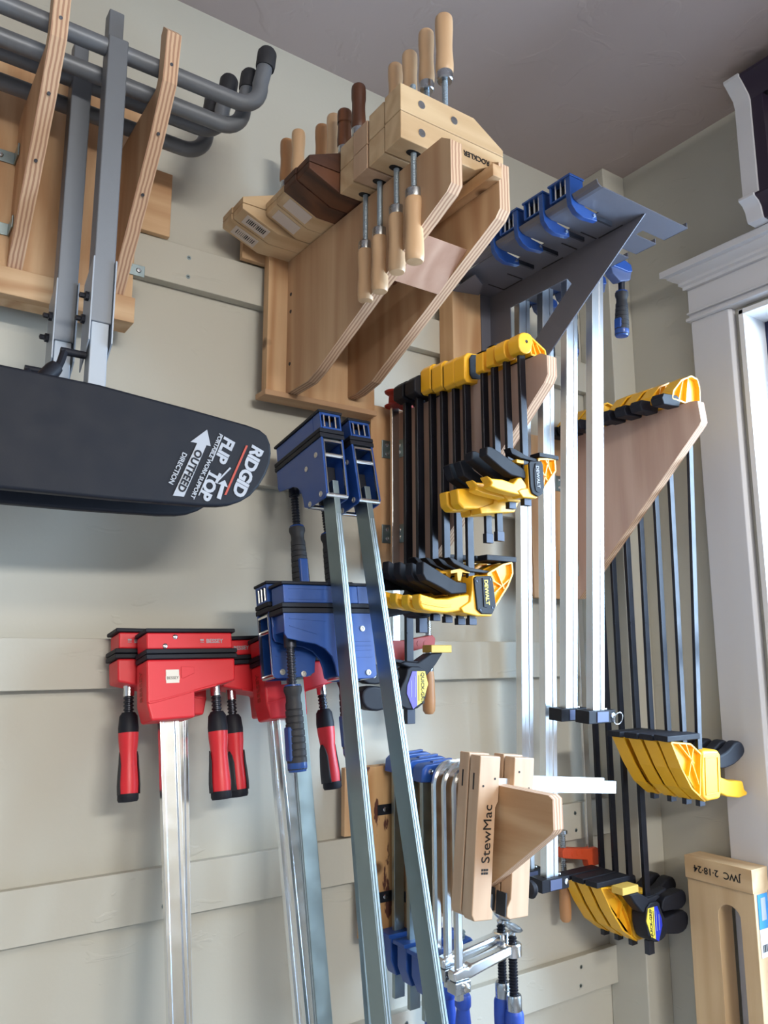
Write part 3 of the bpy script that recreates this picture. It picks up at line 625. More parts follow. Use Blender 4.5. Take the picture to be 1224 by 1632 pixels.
# ================================================================== trigger clamps
def clamp_bar(t, z0, z1, w_=.0125, d_=.006, mat='black_bar'):
    return MB().box(-w_/2, w_/2, -d_/2, d_/2, z1, z0).build('bar', mat, t, bevel=.0008)
def off(poly, dz, dx=0): return [(x+dx, z+dz) for x, z in poly]
MED = dict(
    body=mm([(-6, -18), (34, -16), (37, -50), (36, -64), (29, -77), (1, -77), (-25, -73), (-30, -66), (-12, -56), (-8, -40)]),
    plate=mm([(-2, -19), (28, -17), (31, -22), (36, -62), (28, -74), (8, -74), (-1, -68), (-6, -23)]),
    grip=mm([(-102, -48), (-88, -51), (-72, -54), (-51, -53), (-30, -48), (-10, -45), (-8, -62), (-24, -70), (-54, -74), (-80, -73), (-97, -70), (-103, -62)]),
    trig=mm([(-95, -2), (-90, -3), (-57, -18), (-33, -28), (-14, -29), (-14, -44), (-43, -47), (-62, -39), (-90, -29), (-96, -20)]),
    rel=mm([(-47, 7), (-40, 7), (-22, 0), (-5, -6), (34, -9), (33, -13), (-8, -12), (-37, -2)]))
def ribbed_jaw(t, arm, ribs, pad, hy, s, F, mat='yellow'):
    """moulded jaw: thin web with a rim and cross ribs, black or yellow pad on top"""
    n = len(arm); j = F(MB().prism(arm, 'y', -hy*.35, hy*.35)).build('jaw', mat, t, bevel=.0006)
    for i in range(n):          # rim strip along each edge
        a = Vector(arm[i]); b_ = Vector(arm[(i+1) % n]); dv = (b_-a)
        if dv.length < .004: continue
        nn = Vector((-dv.y, dv.x)).normalized()*.0013
        F(MB().prism([tuple(a-nn), tuple(b_-nn), tuple(b_+nn), tuple(a+nn)], 'y', -hy, hy)).build('rim', mat, j)
    for a, b_ in ribs:
        a = Vector(a); b_ = Vector(b_); nn = Vector((-(b_-a).y, (b_-a).x)).normalized()*.0009
        F(MB().prism([tuple(a-nn), tuple(b_-nn), tuple(b_+nn), tuple(a+nn)], 'y', -hy*.92, hy*.92)).build('rib', mat, j)
    return j
def dewalt_medium(label, loc, top, unit, group, sx=1):
    """one-hand bar clamp: loc is the bar at rack height; unit = depth of the trigger head below"""
    t = thing('trigger_clamp', label, 'clamp', loc, group); F = lambda mb: mb.flipx(sx)
    clamp_bar(t, .012, -unit-.084)
    F(MB().prism([(-.014, .006), (-.008, .001), (.018, .004), (.026, .014), (.026, .044), (.018, .052), (-.006, .050), (-.014, .042)], 'y', -.0125, .0135)).build('fixed_head', 'yellow', t, bevel=.002)
    F(MB().prism([(-.0125, .007), (-.007, .003), (.017, .006), (.0245, .015), (.0245, .043), (.017, .0505), (-.005, .0485), (-.0125, .041)], 'y', .0133, .0152)).build('head_gasket', 'black_plastic', t)
    hp = F(MB().prism([(.000, .008), (.016, .010), (.022, .018), (.022, .042), (.015, .049), (.000, .047), (-.005, .040), (-.005, .014)], 'y', -.0155, -.013)).build('head_plate', 'black_plastic', t, bevel=.0006)
    F(MB().lathe([(.0042, 0), (.0036, .0014), (.001, .002)], (.011, -.0155, .030), (0, -1, 0), 14)).build('rivet', 'steel', hp)
    F(MB().prism([(.022, .018), (.070, .006), (.072, .000), (.066, .000), (.060, .003), (.024, .003)], 'y', -.009, .009)).build('fixed_jaw', 'yellow', t, bevel=.001)
    F(MB().box(.028, .078, -.010, .010, .0003, .0030)).build('fixed_pad', 'black_plastic', t, bevel=.0008)
    u = -unit
    F(MB().prism(off(MED['body'], u), 'y', -.0125, .0125)).build('trigger_body', 'yellow', t, bevel=.0018)
    pl = F(MB().prism(off(MED['plate'], u), 'y', -.0155, -.0122)).build('side_plate', 'black_plastic', t, bevel=.0012)
    for x_, z_ in ((.000, -.026), (.026, -.022), (.029, -.064), (.006, -.068)): F(MB().lathe([(.0022, 0), (.0022, .0006), (.0012, .0003)], (x_, -.0155, z_+u), (0, -1, 0), 8)).build('screw', 'gunmetal', pl)
    fp = [(.012, -.021), (.025, -.021), (.026, -.060), (.020, -.065), (.014, -.064)]
    F(MB().prism(off([(x-.003, z) for x, z in fp], u), 'y', -.0166, -.0150)).build('raised_panel', 'black_plastic', pl, bevel=.0008)
    lettering('DEWALT', .0092, 'label_yellow', pl, frame((.0165*sx, -.0170, -.042+u), (.08, 0, -1), (1, 0, .08)), bold=.0003)
    arm = mm([(26, -14), (33, -10), (58, 2), (76, 6), (77, -10), (66, -30), (37, -64), (34, -30)])
    ribbed_jaw(t, off(arm, u), [((.044, -.006+u), (.060, -.036+u)), ((.034, -.022+u), (.053, -.030+u)), ((.036, -.044+u), (.070, -.020+u))], None, .010, sx, F)
    F(MB().box(.024, .085, -.011, .011, u+.007, u+.0155)).build('pad', 'blue_grey' if False else 'black_plastic', t, bevel=.0012)
    g = F(MB().prism(off(MED['grip'], u), 'y', -.0095, .0095)).build('grip', 'yellow', t, bevel=.003, seg=3)
    F(MB().prism(off([(-.100, -.058), (-.088, -.0605), (-.060, -.0635), (-.045, -.062), (-.045, -.065), (-.060, -.067), (-.088, -.064), (-.100, -.062)], u), 'y', -.0104, .0104)).build('grip_line', 'yellow', g, bevel=.0006)
    F(MB().prism(off(MED['trig'], u), 'y', -.0085, .0085)).build('trigger', 'black_plastic', t, bevel=.0025, seg=3)
    F(MB().prism(off(MED['rel'], u), 'y', -.0075, .0075)).build('release_lever', 'black_plastic', t, bevel=.0012)
    F(MB().prism(off(mm([(-40, -12), (-22, -8), (-4, -10), (-4, -14), (-18, -13), (-22, -26), (-27, -26), (-28, -14), (-40, -16)]), u), 'y', -.0035, .0035)).build('release_spring', 'yellow', t)
    MB().box(-.0072, .0072, -.0045, .0045, -unit-.090, -unit-.080).build('bar_stop', 'gunmetal', t, bevel=.0006)
    return t
SM = dict(plate=mm([(-4, -9), (-2, -6), (20, -3), (23, -8), (24, -40), (20, -50), (11, -55), (0, -51), (-3, -42)]),
    body=mm([(-16, -46), (-4, -44), (-4, -10), (22, -6), (23, -46), (11, -57), (-15, -58), (-24, -50)]),
    grip=mm([(-78, -35), (-70, -38), (-50, -37), (-31, -40), (-22, -31), (-15, -30), (-5, -40), (-5, -56), (-37, -54), (-60, -52), (-73, -49), (-70, -44)]),
    trig=mm([(-77, 5), (-69, 6), (-52, 0), (-36, -7), (-12, -16), (-6, -20), (-6, -31), (-34, -29), (-50, -22), (-67, -13), (-78, -7)]),
    rel=mm([(-34, 10), (-24, 10), (-12, 6), (-3, 3), (22, 1), (20, -4), (-14, -2), (-30, 2)]))
def dewalt_small(label, loc, unit, group):
    t = thing('trigger_clamp', label, 'clamp', loc, group)
    clamp_bar(t, .020, -unit-.060, .0115, .0055)
    u = -unit
    h_ = MB().prism(chaikin([(-.014, .004), (-.002, .000), (.010, .006), (.014, .026), (.010, .034), (-.006, .033), (-.015, .025)], 1), 'y', -.011, .011).build('fixed_head', 'yellow', t, bevel=.0015)
    MB().lathe([(.0024, 0), (.0024, .0004), (.0014, .0001)], (.001, -.011, .020), (0, -1, 0), 12).build('pin_hole', 'print_black', h_)
    ribbed_jaw(t, [(.008, .032), (.040, .016), (.042, .0045), (.012, .0035)], [((.014, .028), (.022, .005)), ((.024, .022), (.034, .005))], None, .009, 1, lambda mb: mb)
    MB().box(.014, .048, -.009, .009, .0003, .0030).build('fixed_pad', 'black_plastic', t, bevel=.0008)
    MB().prism(off(SM['body'], u), 'y', -.010, .010).build('trigger_body', 'yellow', t, bevel=.0015)
    pl = MB().prism(off(SM['plate'], u), 'y', -.0130, -.0098).build('side_plate', 'black_plastic', t, bevel=.0012)
    MB().prism(off(chaikin([(.004, -.008), (.017, -.008), (.018, -.046), (.011, -.050), (.004, -.046)], 1), u), 'y', -.0140, -.0125).build('raised_panel', 'black_plastic', pl, bevel=.0006)
    lettering('DEWALT', .0078, 'print_white', pl, frame((.0105, -.0143, -.027+u), (.05, 0, -1), (1, 0, .05)), bold=.0002)
    ribbed_jaw(t, off(mm([(20, 1), (36, 3), (52, 5), (53, -12), (23, -46)]), u), [((.034, .003+u), (.046, -.018+u)), ((.023, -.010+u), (.036, -.028+u)), ((.040, .003+u), (.028, -.036+u))], None, .008, 1, lambda mb: mb)
    MB().box(.020, .059, -.0095, .0095, u+.0045, u+.0105).build('pad', 'black_plastic', t, bevel=.001)
    MB().prism(off(SM['grip'], u), 'y', -.0085, .0085).build('grip', 'yellow', t, bevel=.0025, seg=3)
    MB().prism(off(SM['trig'], u), 'y', -.008, .008).build('trigger', 'black_plastic', t, bevel=.002, seg=3)
    MB().prism(off(SM['rel'], u), 'y', -.0065, .0065).build('release_lever', 'black_plastic', t, bevel=.001)
    MB().prism(off(mm([(-20, -4), (-6, -4), (-6, -10), (-20, -9)]), u), 'y', -.005, .005).build('release_spring', 'yellow', t, bevel=.001)
    MB().box(-.0068, .0068, -.004, .004, -unit-.067, -unit-.056).build('bar_stop', 'gunmetal', t, bevel=.0006)
    return t
def pistol_clamp(label, loc, unit, group):
    """small clamp with a yellow grip hanging level and a dark printed side panel"""
    t = thing('trigger_clamp', label, 'clamp', loc, group); u = -unit
    clamp_bar(t, .030, -unit-.058, .0115, .0055)
    MB().prism([(-.010, .004), (-.004, .002), (.013, .008), (.015, .036), (.003, .038), (-.009, .033)], 'y', -.0085, .0085).build('fixed_head', 'yellow', t, bevel=.002)
    MB().prism([(.012, .018), (.045, .008), (.048, .003), (.014, .003)], 'y', -.008, .008).build('fixed_jaw', 'yellow', t, bevel=.001)
    MB().prism([(-.009, .035), (.004, .041), (.012, .039), (.003, .037)], 'y', -.007, .007).build('head_clip', 'black_plastic', t)
    b_ = MB().prism(off(mm([(-16, 1), (3, 6), (34, 4), (32, -6), (22, -23), (-3, -26), (-42, -31), (-44, -23), (-20, -14)]), u), 'y', -.0105, .0105).build('trigger_body', 'yellow', t, bevel=.0015)
    MB().prism(off(mm([(6, 0), (24, 0), (24, -8), (18, -19), (6, -18)]), u), 'y', -.0115, -.0100).build('side_plate', 'blue_grey', b_, bevel=.0006)
    MB().prism(off(mm([(-84, 0), (-62, 3), (-46, -1), (-16, 0), (-9, -14), (-40, -24), (-73, -27), (-82, -20)]), u), 'y', -.0095, .0095).build('grip', 'yellow', t, bevel=.003, seg=3)
    MB().prism(off(mm([(-78, 40), (-66, 44), (-50, 30), (-20, 16), (-4, 14), (-4, 2), (-40, 6), (-70, 20)]), u), 'y', -.008, .008).build('trigger', 'black_plastic', t, bevel=.002, seg=3)
    MB().prism(off(mm([(32, 2), (46, 20), (62, 24), (62, 20), (50, 12), (34, -8)]), u), 'y', -.008, .008).build('jaw', 'yellow', t, bevel=.001)
    MB().box(.030, .066, -.009, .009, u+.0235, u+.029).build('pad', 'black_plastic', t, bevel=.001)
    MB().box(-.0068, .0068, -.004, .004, -unit-.066, -unit-.052).build('bar_stop', 'gunmetal', t, bevel=.0006)
    return t
def quick_grip(label, loc, unit, group, sx=1, lab=True, pad='yellow_pad'):
    """black one-hand clamp with a two-tone oval label"""
    t = thing('trigger_clamp', label, 'clamp', loc, group); F = lambda mb: mb.flipx(sx); u = -unit
    clamp_bar(t, .030, -unit-.130, .014, .007)
    F(MB().prism([(-.020, .006), (-.006, .001), (.020, .004), (.024, .020), (.018, .036), (-.008, .038), (-.020, .028)], 'y', -.014, .014)).build('fixed_head', 'black_plastic', t, bevel=.003)
    F(MB().prism([(.018, .018), (.060, .006), (.062, .001), (.020, .001)], 'y', -.011, .011)).build('fixed_jaw', 'black_plastic', t, bevel=.002)
    bd_ = chaikin(mm([(-14, -46), (19, -47), (27, -74), (20, -103), (2, -114), (-22, -112), (-34, -100), (-32, -84), (-18, -62)]), 1)
    b_ = F(MB().prism(off(bd_, u), 'y', -.016, .016)).build('trigger_body', 'black_plastic', t, bevel=.003)
    F(MB().prism(off(mm([(-26, -42), (-15, -38), (10, -40), (36, -26), (62, -25), (46, -44), (27, -62), (0, -52)]), u), 'y', -.012, .012)).build('jaw', 'black_plastic', t, bevel=.003)
    F(MB().box(.036, .079, -.0125, .0125, u-.025, u-.0125)).build('pad', pad, t, bevel=.0015)
    F(MB().prism(off(chaikin(mm([(-30, -46), (-60, -44), (-88, -40), (-98, -48), (-98, -66), (-80, -74), (-50, -70), (-24, -70)]), 1), u), 'y', -.012, .012)).build('trigger', 'black_plastic', t, bevel=.003)
    F(MB().prism(off(chaikin(mm([(-20, -80), (-50, -78), (-84, -74), (-100, -84), (-96, -106), (-76, -114), (-50, -110), (-24, -104)]), 1), u), 'y', -.014, .014)).build('grip', 'black_plastic', t, bevel=.004)
    F(MB().prism(off(mm([(-46, -32), (-10, -38), (18, -38), (20, -42), (-12, -43), (-44, -37)]), u), 'y', -.008, .008)).build('release_lever', 'black_plastic', t, bevel=.001)
    if lab:
        L1 = mm([(3, -54), (19, -54), (25, -74), (15, -101), (3, -107)]); L2 = mm([(3, -54), (-6, -54), (-16, -76), (-17, -88), (-5, -112), (3, -107)])
        a = F(MB().prism(off(L1, u), 'y', -.0170, -.0155)).build('label_panel', 'label_yellow', b_)
        F(MB().prism(off(L2, u), 'y', -.0170, -.0155)).build('label_panel', 'label_purple' if sx > 0 else 'label_blue', b_)
        lettering('QUICK-GRIP', .0088, 'print_black', a, frame((.0135*sx, -.0173, -.080+u), (.0, 0, -1) if sx > 0 else (0, 0, 1), (1, 0, 0) if sx > 0 else (-1, 0, 0)), bold=.0002)
        for k, (xx, zz_) in enumerate(((.0065, -.080), (-.001, -.078), (-.0085, -.082))):
            MB().box(xx*sx-.0005, xx*sx+.0005, -.0174, -.0168, u+zz_-.020+.004*k, u+zz_+.020-.003*k).build('printed_line', ('print_black', 'print_white', 'print_white')[k], a)
    MB().box(-.008, .008, -.005, .005, -unit-.136, -unit-.112).build('bar_stop', 'gunmetal', t, bevel=.0008)
    return t
def f_clamp(label, loc, unit, group, cast, handle, sx=1, barmat='bright_steel', arm=.075):
    """F clamp: cast jaw arms, ridged spindle and turned wooden handle"""
    t = thing('bar_clamp', label, 'clamp', loc, group); F = lambda mb: mb.flipx(sx); u = -unit
    clamp_bar(t, .030, -unit-.05, .015, .006, barmat)
    F(MB().lathe([(.017, 0), (.018, .002), (.011, .006), (.010, .020), (.017, .025), (.018, .028), (.004, .029)], (0, 0, .006), (0, 0, 1), 18)).build('fixed_head', cast, t)
    F(MB().prism([(.006, .020), (arm, .012), (arm, .001), (arm-.016, .001), (.006, .006)], 'y', -.006, .006)).build('fixed_jaw', cast, t, bevel=.001)
    j = F(MB().prism([(-.018, u+.014), (-.010, u+.018), (.012, u+.018), (arm, u+.028), (arm+.006, u+.022), (arm+.004, u+.010), (.016, u-.002), (.012, u-.016), (-.016, u-.014)], 'y', -.008, .008)).build('sliding_jaw', cast, t, bevel=.0015)
    for k in (.028, .042, .056): F(MB().prism(chaikin([(k-.004, u+.009), (k+.004, u+.010), (k+.004, u+.019), (k-.004, u+.017)], 1), 'y', -.0086, .0086)).build('casting_web', cast, j)
    xs = (arm-.004)*sx
    MB().thread((xs, 0, u+.052), (xs, 0, u-.032), .0055, .0036).build('spindle', 'steel', t)
    MB().cyl((xs, 0, u+.052), (xs, 0, u+.058), .0095).build('swivel_pad', 'steel', t)
    MB().lathe([(.0075, 0), (.0085, .002), (.0085, .014), (.0078, .015)], (xs, 0, u-.020), (0, 0, -1), 16).build('ferrule', 'steel', t)
    MB().lathe([(.0085, .013), (.0098, .022), (.0104, .040), (.0112, .062), (.0104, .078), (.007, .083), (.002, .084)], (xs, 0, u-.020), (0, 0, -1), 18).build('handle', handle, t)
    return t

def plate_rack(name, label, o, plate, xl, th, batten, face, brackets, bface='pine_z', rows=()):
    """wall batten + perpendicular plate + angle brackets; o is the thing's origin"""
    t = thing(name, label, 'rack', o); M = lambda mb: mb.move((-o[0], -o[1], -o[2]))
    M(MB().box(batten[0], batten[1], -.040, -.0192, batten[2], batten[3])).build('batten', bface, t, bevel=.001)
    M(MB().prism(plate, 'x', xl, xl+th, edge_slot=1)).build('plate', face, t, mats=('ply_edge_x',))
    for z in brackets:
        b_ = M(MB().box(xl-.028, xl, -.042, -.040, z, z+.032).box(xl-.002, xl, -.068, -.042, z, z+.032)).build('angle_bracket', 'zinc', t, bevel=.0005)
        for dz in (.008, .024): M(MB().lathe([(.0036, 0), (.003, .001), (.001, .0014)], (xl-.017, -.042, z+dz), (0, -1, 0), 10)).build('screw', 'bright_steel', b_)
        for dz in (.010, .022): M(MB().lathe([(.0036, 0), (.003, .001), (.001, .0014)], (xl-.002, -.058, z+dz), (-1, 0, 0), 10)).build('screw', 'bright_steel', b_)
    return t
# ---- rack with the ten small clamps (middle)
XD = .783
plate_rack('clamp_rack', 'plywood bracket on a pine batten holding the row of short yellow clamps', (XD, -.019, 1.69),
    [(-.040, 1.70), (-.105, 1.692), (-.150, 1.702), (-.404, 1.922), (-.411, 1.932), (-.411, 1.960), (-.400, 1.966), (-.040, 1.966)], XD, .019, (.733, .815, 1.690, 1.978), 'birch_z', (1.885, 1.735))
XBAR = XD-.0125; ZR = 1.9665
GD = 'short clamps on the middle plywood bracket'
f_clamp('red cast F clamp with wooden handle, closest to the wall on the middle bracket', (XBAR-.004, -.064, ZR), .415, GD, 'red_cast', 'handle_tan_z', arm=.072)
quick_grip('black one-hand clamp with purple and yellow oval label below the yellow clamps', (XBAR-.006, -.104, ZR), .392, GD)
quick_grip('all black one-hand clamp between the labelled one and the yellow clamps', (XBAR-.006, -.138, ZR), .250, GD, lab=False, pad='black_plastic')
names = ('rearmost', 'second from the wall', 'third from the wall')
for i, (yy, un) in enumerate(((-.166, .278), (-.196, .284), (-.226, .284))):
    if i == 0: m0 = dewalt_medium('yellow trigger clamp, %s of the four larger ones on the middle bracket' % names[0], (XBAR, yy, ZR), None, un, GD)
    else: dup(m0, (XBAR, yy, ZR-.004*i), 'yellow trigger clamp, %s of the four larger ones on the middle bracket' % names[i])
dup(m0, (XBAR, -.252, ZR-.009), 'yellow and black trigger clamp with fully visible lettered plate, frontmost larger one')
pistol_clamp('short yellow clamp with level yellow grip, farther of the two alike', (XBAR, -.2935, ZR-.004), .190, GD)
pistol_clamp('short yellow clamp with level yellow grip and printed panel, nearer of the two alike', (XBAR, -.317, ZR-.002), .192, GD)
dewalt_small('short yellow trigger clamp second from the front end of the middle bracket', (XBAR, -.343, ZR), .150, GD)
dewalt_small('short yellow trigger clamp at the very front end of the middle bracket', (XBAR, -.373, ZR), .150, GD)

# ---- rack with the long clamps (right, by the window)
XE = 1.213
plate_rack('clamp_rack', 'plywood bracket near the corner holding the long yellow clamps', (XE, -.019, 1.65),
    [(-.040, 1.655), (-.066, 1.655), (-.358, 1.942), (-.362, 1.948), (-.358, 1.986), (-.345, 1.9885), (-.040, 1.9885)], XE, .019, (1.115, 1.232, 1.655, 1.985), 'birch_z', (1.875, 1.700))
MB().box(1.09, 1.115, -.038, -.0192, 1.66, 1.99).move((-XE, .019, -1.65)).build('side_strip', 'pine_z', bpy.data.objects['clamp_rack.001'], bevel=.001)
XEB = XE+.019+.0125; ZE = 1.989
LG = dict(body=mm([(-12, -24), (-4, -20), (34, -22), (42, -30), (42, -92), (36, -104), (0, -105), (-14, -96), (-16, -60)]),
    trig=mm([(38, -34), (60, -31), (78, -24), (96, -13), (112, -13), (122, -22), (124, -36), (97, -50), (70, -56), (40, -57)]),
    grip=mm([(38, -66), (60, -74), (72, -78), (113, -82), (118, -97), (128, -103), (124, -108), (100, -110), (64, -104), (38, -94)]))
def dewalt_long(label, loc, unit, group, trig_h=0):
    t = thing('trigger_clamp', label, 'clamp', loc, group); u = -unit
    clamp_bar(t, .014, -unit-.108, .0125, .0060)
    top = [(-.064, .0040), (-.060, .018), (-.036, .042), (-.006, .056), (.012, .053), (.018, .038), (.018, .002), (-.010, .002)]
    fh = MB().prism(top, 'y', -.004, .004).build('fixed_head', 'yellow', t, bevel=.001)
    for a, b_ in zip(top, top[1:]+top[:1]):
        a = Vector(a); b_ = Vector(b_); nn = Vector((-(b_-a).y, (b_-a).x)).normalized()*.0014
        MB().prism([tuple(a-nn), tuple(b_-nn), tuple(b_+nn), tuple(a+nn)], 'y', -.0125, .0125).build('rim', 'yellow', fh)
    for a, b_ in (((-.044, .004), (-.030, .042)), ((-.022, .004), (-.014, .050))):
        MB().prism([(a[0]-.001, a[1]), (a[0]+.001, a[1]), (b_[0]+.001, b_[1]), (b_[0]-.001, b_[1])], 'y', -.011, .011).build('rib', 'yellow', fh)
    MB().prism([(-.094, .000), (-.088, .009), (-.050, .012), (-.040, .004), (-.044, -.009), (-.088, -.011)], 'y', -.0125, .0125).build('fixed_pad', 'black_plastic', t, bevel=.002)
    MB().prism(off(LG['body'], u), 'y', -.0145, .0145).build('trigger_body', 'yellow', t, bevel=.005, seg=3)
    rim = MB(); 
    for k, (x0, x1, z0, z1) in enumerate(((-.006, .032, -.034, -.032), (-.006, .032, -.094, -.092), (-.006, -.004, -.094, -.032), (.030, .032, -.094, -.032))): rim.box(x0, x1, -.0158, -.0142, z0+u, z1+u)
    rim.build('panel_rim', 'yellow', t, bevel=.0005)
    arm = mm([(-92, -2), (-40, -8), (-12, -26), (-18, -95), (-4, -104), (-40, -80), (-66, -46)])
    ribbed_jaw(t, off(arm, u), [((-.070, -.006+u), (-.030, -.040+u)), ((-.052, -.006+u), (-.016, -.080+u)), ((-.030, -.012+u), (-.046, -.060+u))], None, .0125, 1, lambda mb: mb)
    MB().box(-.104, -.014, -.0135, .0135, u-.001, u+.0085).build('pad', 'black_plastic', t, bevel=.0015)
    MB().prism(off(chaikin(LG['trig'], 1), u+trig_h), 'y', -.010, .010).build('trigger', 'black_plastic', t, bevel=.004, seg=3)
    MB().prism(off(LG['grip'], u), 'y', -.0095, .0095).build('grip', 'yellow', t, bevel=.003, seg=3)
    MB().box(-.0075, .0075, -.0045, .0045, -unit-.114, -unit-.104).build('bar_stop', 'gunmetal', t, bevel=.0006)
    return t
GE = 'long clamps on the corner bracket'
e0 = dewalt_long('long yellow trigger clamp at the front end of the corner bracket', (XEB, -.318, ZE), .584, GE)
e0.rotation_euler = (math.radians(2.6), 0, 0)
for i, (yy, lab, dz, rx) in enumerate(((-.272, 'second long yellow clamp from the front end of the corner bracket', -.002, 1.0), (-.237, 'third long yellow clamp from the front end of the corner bracket', .000, .6), (-.200, 'fourth long yellow clamp from the front, hung with the upper row of grips', .003, .5))):
    c = dup(e0, (XEB, yy, ZE), lab, rot=(math.radians(rx), 0, 0))
e1 = dewalt_long('longest yellow clamp in the low row, nearest the blue and yellow oval label', (XEB, -.128, ZE), .846, GE)
dup(e1, (XEB, -.096, ZE), 'longest yellow clamp in the low row, middle one of three')
dup(e1, (XEB, -.064, ZE), 'longest yellow clamp in the low row, closest to the wall')
quick_grip('long black one-hand clamp with blue and yellow oval label in the low row', (XEB+.001, -.163, ZE), .830, GE, sx=-1)
f_clamp('orange cast F clamp with wooden handle behind the low row of yellow jaws', (XEB, -.036, ZE), .829, GE, 'orange_cast', 'handle_tan_z', sx=-1, arm=.078)

# ================================================================== sheet-metal rack in the corner
zs = 2.239; GX = 1.0
rs = thing('metal_rack', 'grey sheet-metal shelf bracket with slotted fingers on a pine post', 'rack', (GX, -.019, 1.95)); Ms = lambda mb: mb.move((-GX, .019, -1.95))
Ms(MB().box(.905, 1.006, -.060, -.0192, 1.95, 2.262)).build('post', 'pine_z', rs, bevel=.001)
LS = [-.385, -.327, -.268, -.210]; RS = [-.386, -.328, -.272, -.212, -.150, -.087]
out = [(.888, -.440)]
for yy in LS: out += [(.888, yy-.005), (.936, yy-.005), (.936, yy+.005), (.888, yy+.005)]
out += [(.895, -.062), (1.105, -.062)]
for yy in reversed(RS): out += [(1.096, yy+.008), (1.040, yy+.008), (1.040, yy-.008), (1.096, yy-.008)]
out += [(1.096, -.440)]
Ms(MB().prism(out, 'z', zs, zs+.0018)).build('shelf', 'sheet_metal', rs)
ys = [-.440]+sum([[a-.005, a+.005] for a in LS], [])+[-.062]
for a, b_ in zip(ys[0::2], ys[1::2]):
    sec = [(.888, zs), (.882, zs+.001), (.877, zs+.004), (.874, zs+.010), (.8758, zs+.0108), (.8785, zs+.0055), (.883, zs+.0028), (.888, zs+.0018)]
    Ms(MB().prism(sec, 'y', a+.001, b_-.001)).build('finger_lip', 'sheet_metal', rs)
ys = [-.440]+sum([[a-.008, a+.008] for a in RS], [])+[-.062]
for a, b_ in zip(ys[0::2], ys[1::2]): Ms(MB().box(1.095, 1.0965, a+.001, b_-.001, zs, zs+.011)).build('finger_lip', 'sheet_metal', rs)
for yy in (-.333, -.290, -.156, -.104): Ms(MB().box(.958, .996, yy-.0012, yy+.0012, zs-.0006, zs+.0002)).build('slit', 'print_black', rs)
for yy in (-.362, -.231, -.128): Ms(MB().box(.9965, .9985, yy-.025, yy+.025, zs-.0008, zs+.0002)).build('slit', 'print_black', rs)
gs = MB().prism([(-.060, zs), (-.430, zs), (-.372, 2.197), (-.060, 2.197)], 'x', GX-.001, GX+.001)
gs.prism([(-.430, zs), (-.306, 2.145), (-.219, 2.079), (-.060, 1.962), (-.060, 2.020), (-.176, 2.108), (-.272, 2.183), (-.262, 2.197), (-.372, 2.197)], 'x', GX-.001, GX+.001)
gs.prism([(-.060, 2.197), (-.118, 2.197), (-.118, 2.056), (-.060, 2.020)], 'x', GX-.001, GX+.001)
Ms(gs).build('gusset', 'sheet_metal', rs)
Ms(MB().box(.975, 1.001, -.062, -.0602, 1.965, zs)).build('back_flange', 'sheet_metal', rs)
bl = MB().lathe([(.008, 0), (.008, .004), (.0055, .005), (.0055, .010), (.001, .011)], (.906, -.078, zs-.001), (0, 0, -1), 8); Ms(bl).build('bolt', 'steel', rs)
Ms(MB().prism([(.893, -.140), (.93, -.118), (.955, -.080), (.90, -.066)], 'z', zs-.014, zs-.0125)).build('tab', 'sheet_metal', rs)

def jaw_block(label, yy):
    t = thing('clamp_jaw', label, 'clamp jaw', (.880, yy, zs+.002), 'blue clamp jaws hooked on the metal rack')
    pol = [(-.008, .040), (.022, .040), (.022, .003), (.024, -.003), (.050, -.006), (.052, -.018), (.020, -.022), (.004, -.018), (-.006, -.008), (-.008, .004)]
    MB().prism(pol, 'y', -.0045, .0045).build('cheek', 'blue', t, bevel=.0006); 
    MB().prism([(-.008, .040), (.020, .040), (.020, .012), (-.008, .012)], 'y', .036, .039).build('cheek', 'blue', t, bevel=.0006)
    MB().box(-.010, .023, -.0065, .041, .0398, .0432).build('top_plate', 'blue', t, bevel=.0006)
    MB().box(-.007, .012, -.002, .036, .012, .0145).build('bottom_plate', 'blue', t, bevel=.0006)
    MB().box(.006, .012, -.0018, .0358, .0145, .0398).build('core', 'gunmetal', t)
    for k in (.007, .017, .028): MB().cyl((-.005, k, .0145), (-.005, k, .0398), .0017, n=8).build('pin', 'bright_steel', t)
    MB().box(.050, .088, -.0044, -.0008, -.015, -.0075).build('tongue', 'gunmetal', t)
    MB().cyl((.044, -.0065, -.012), (.044, -.0005, -.012), .0028, n=10).build('rivet', 'bright_steel', t)
    return t
j0 = jaw_block('blue jaw block hooked on the metal rack, at its front tip', -.385)
for yy, lab in ((-.327, 'second blue jaw block from the front tip of the metal rack'), (-.268, 'third blue jaw block from the front tip of the metal rack'), (-.210, 'blue jaw block closest to the pine post on the metal rack')): dup(j0, (.880, yy, zs+.002), lab)

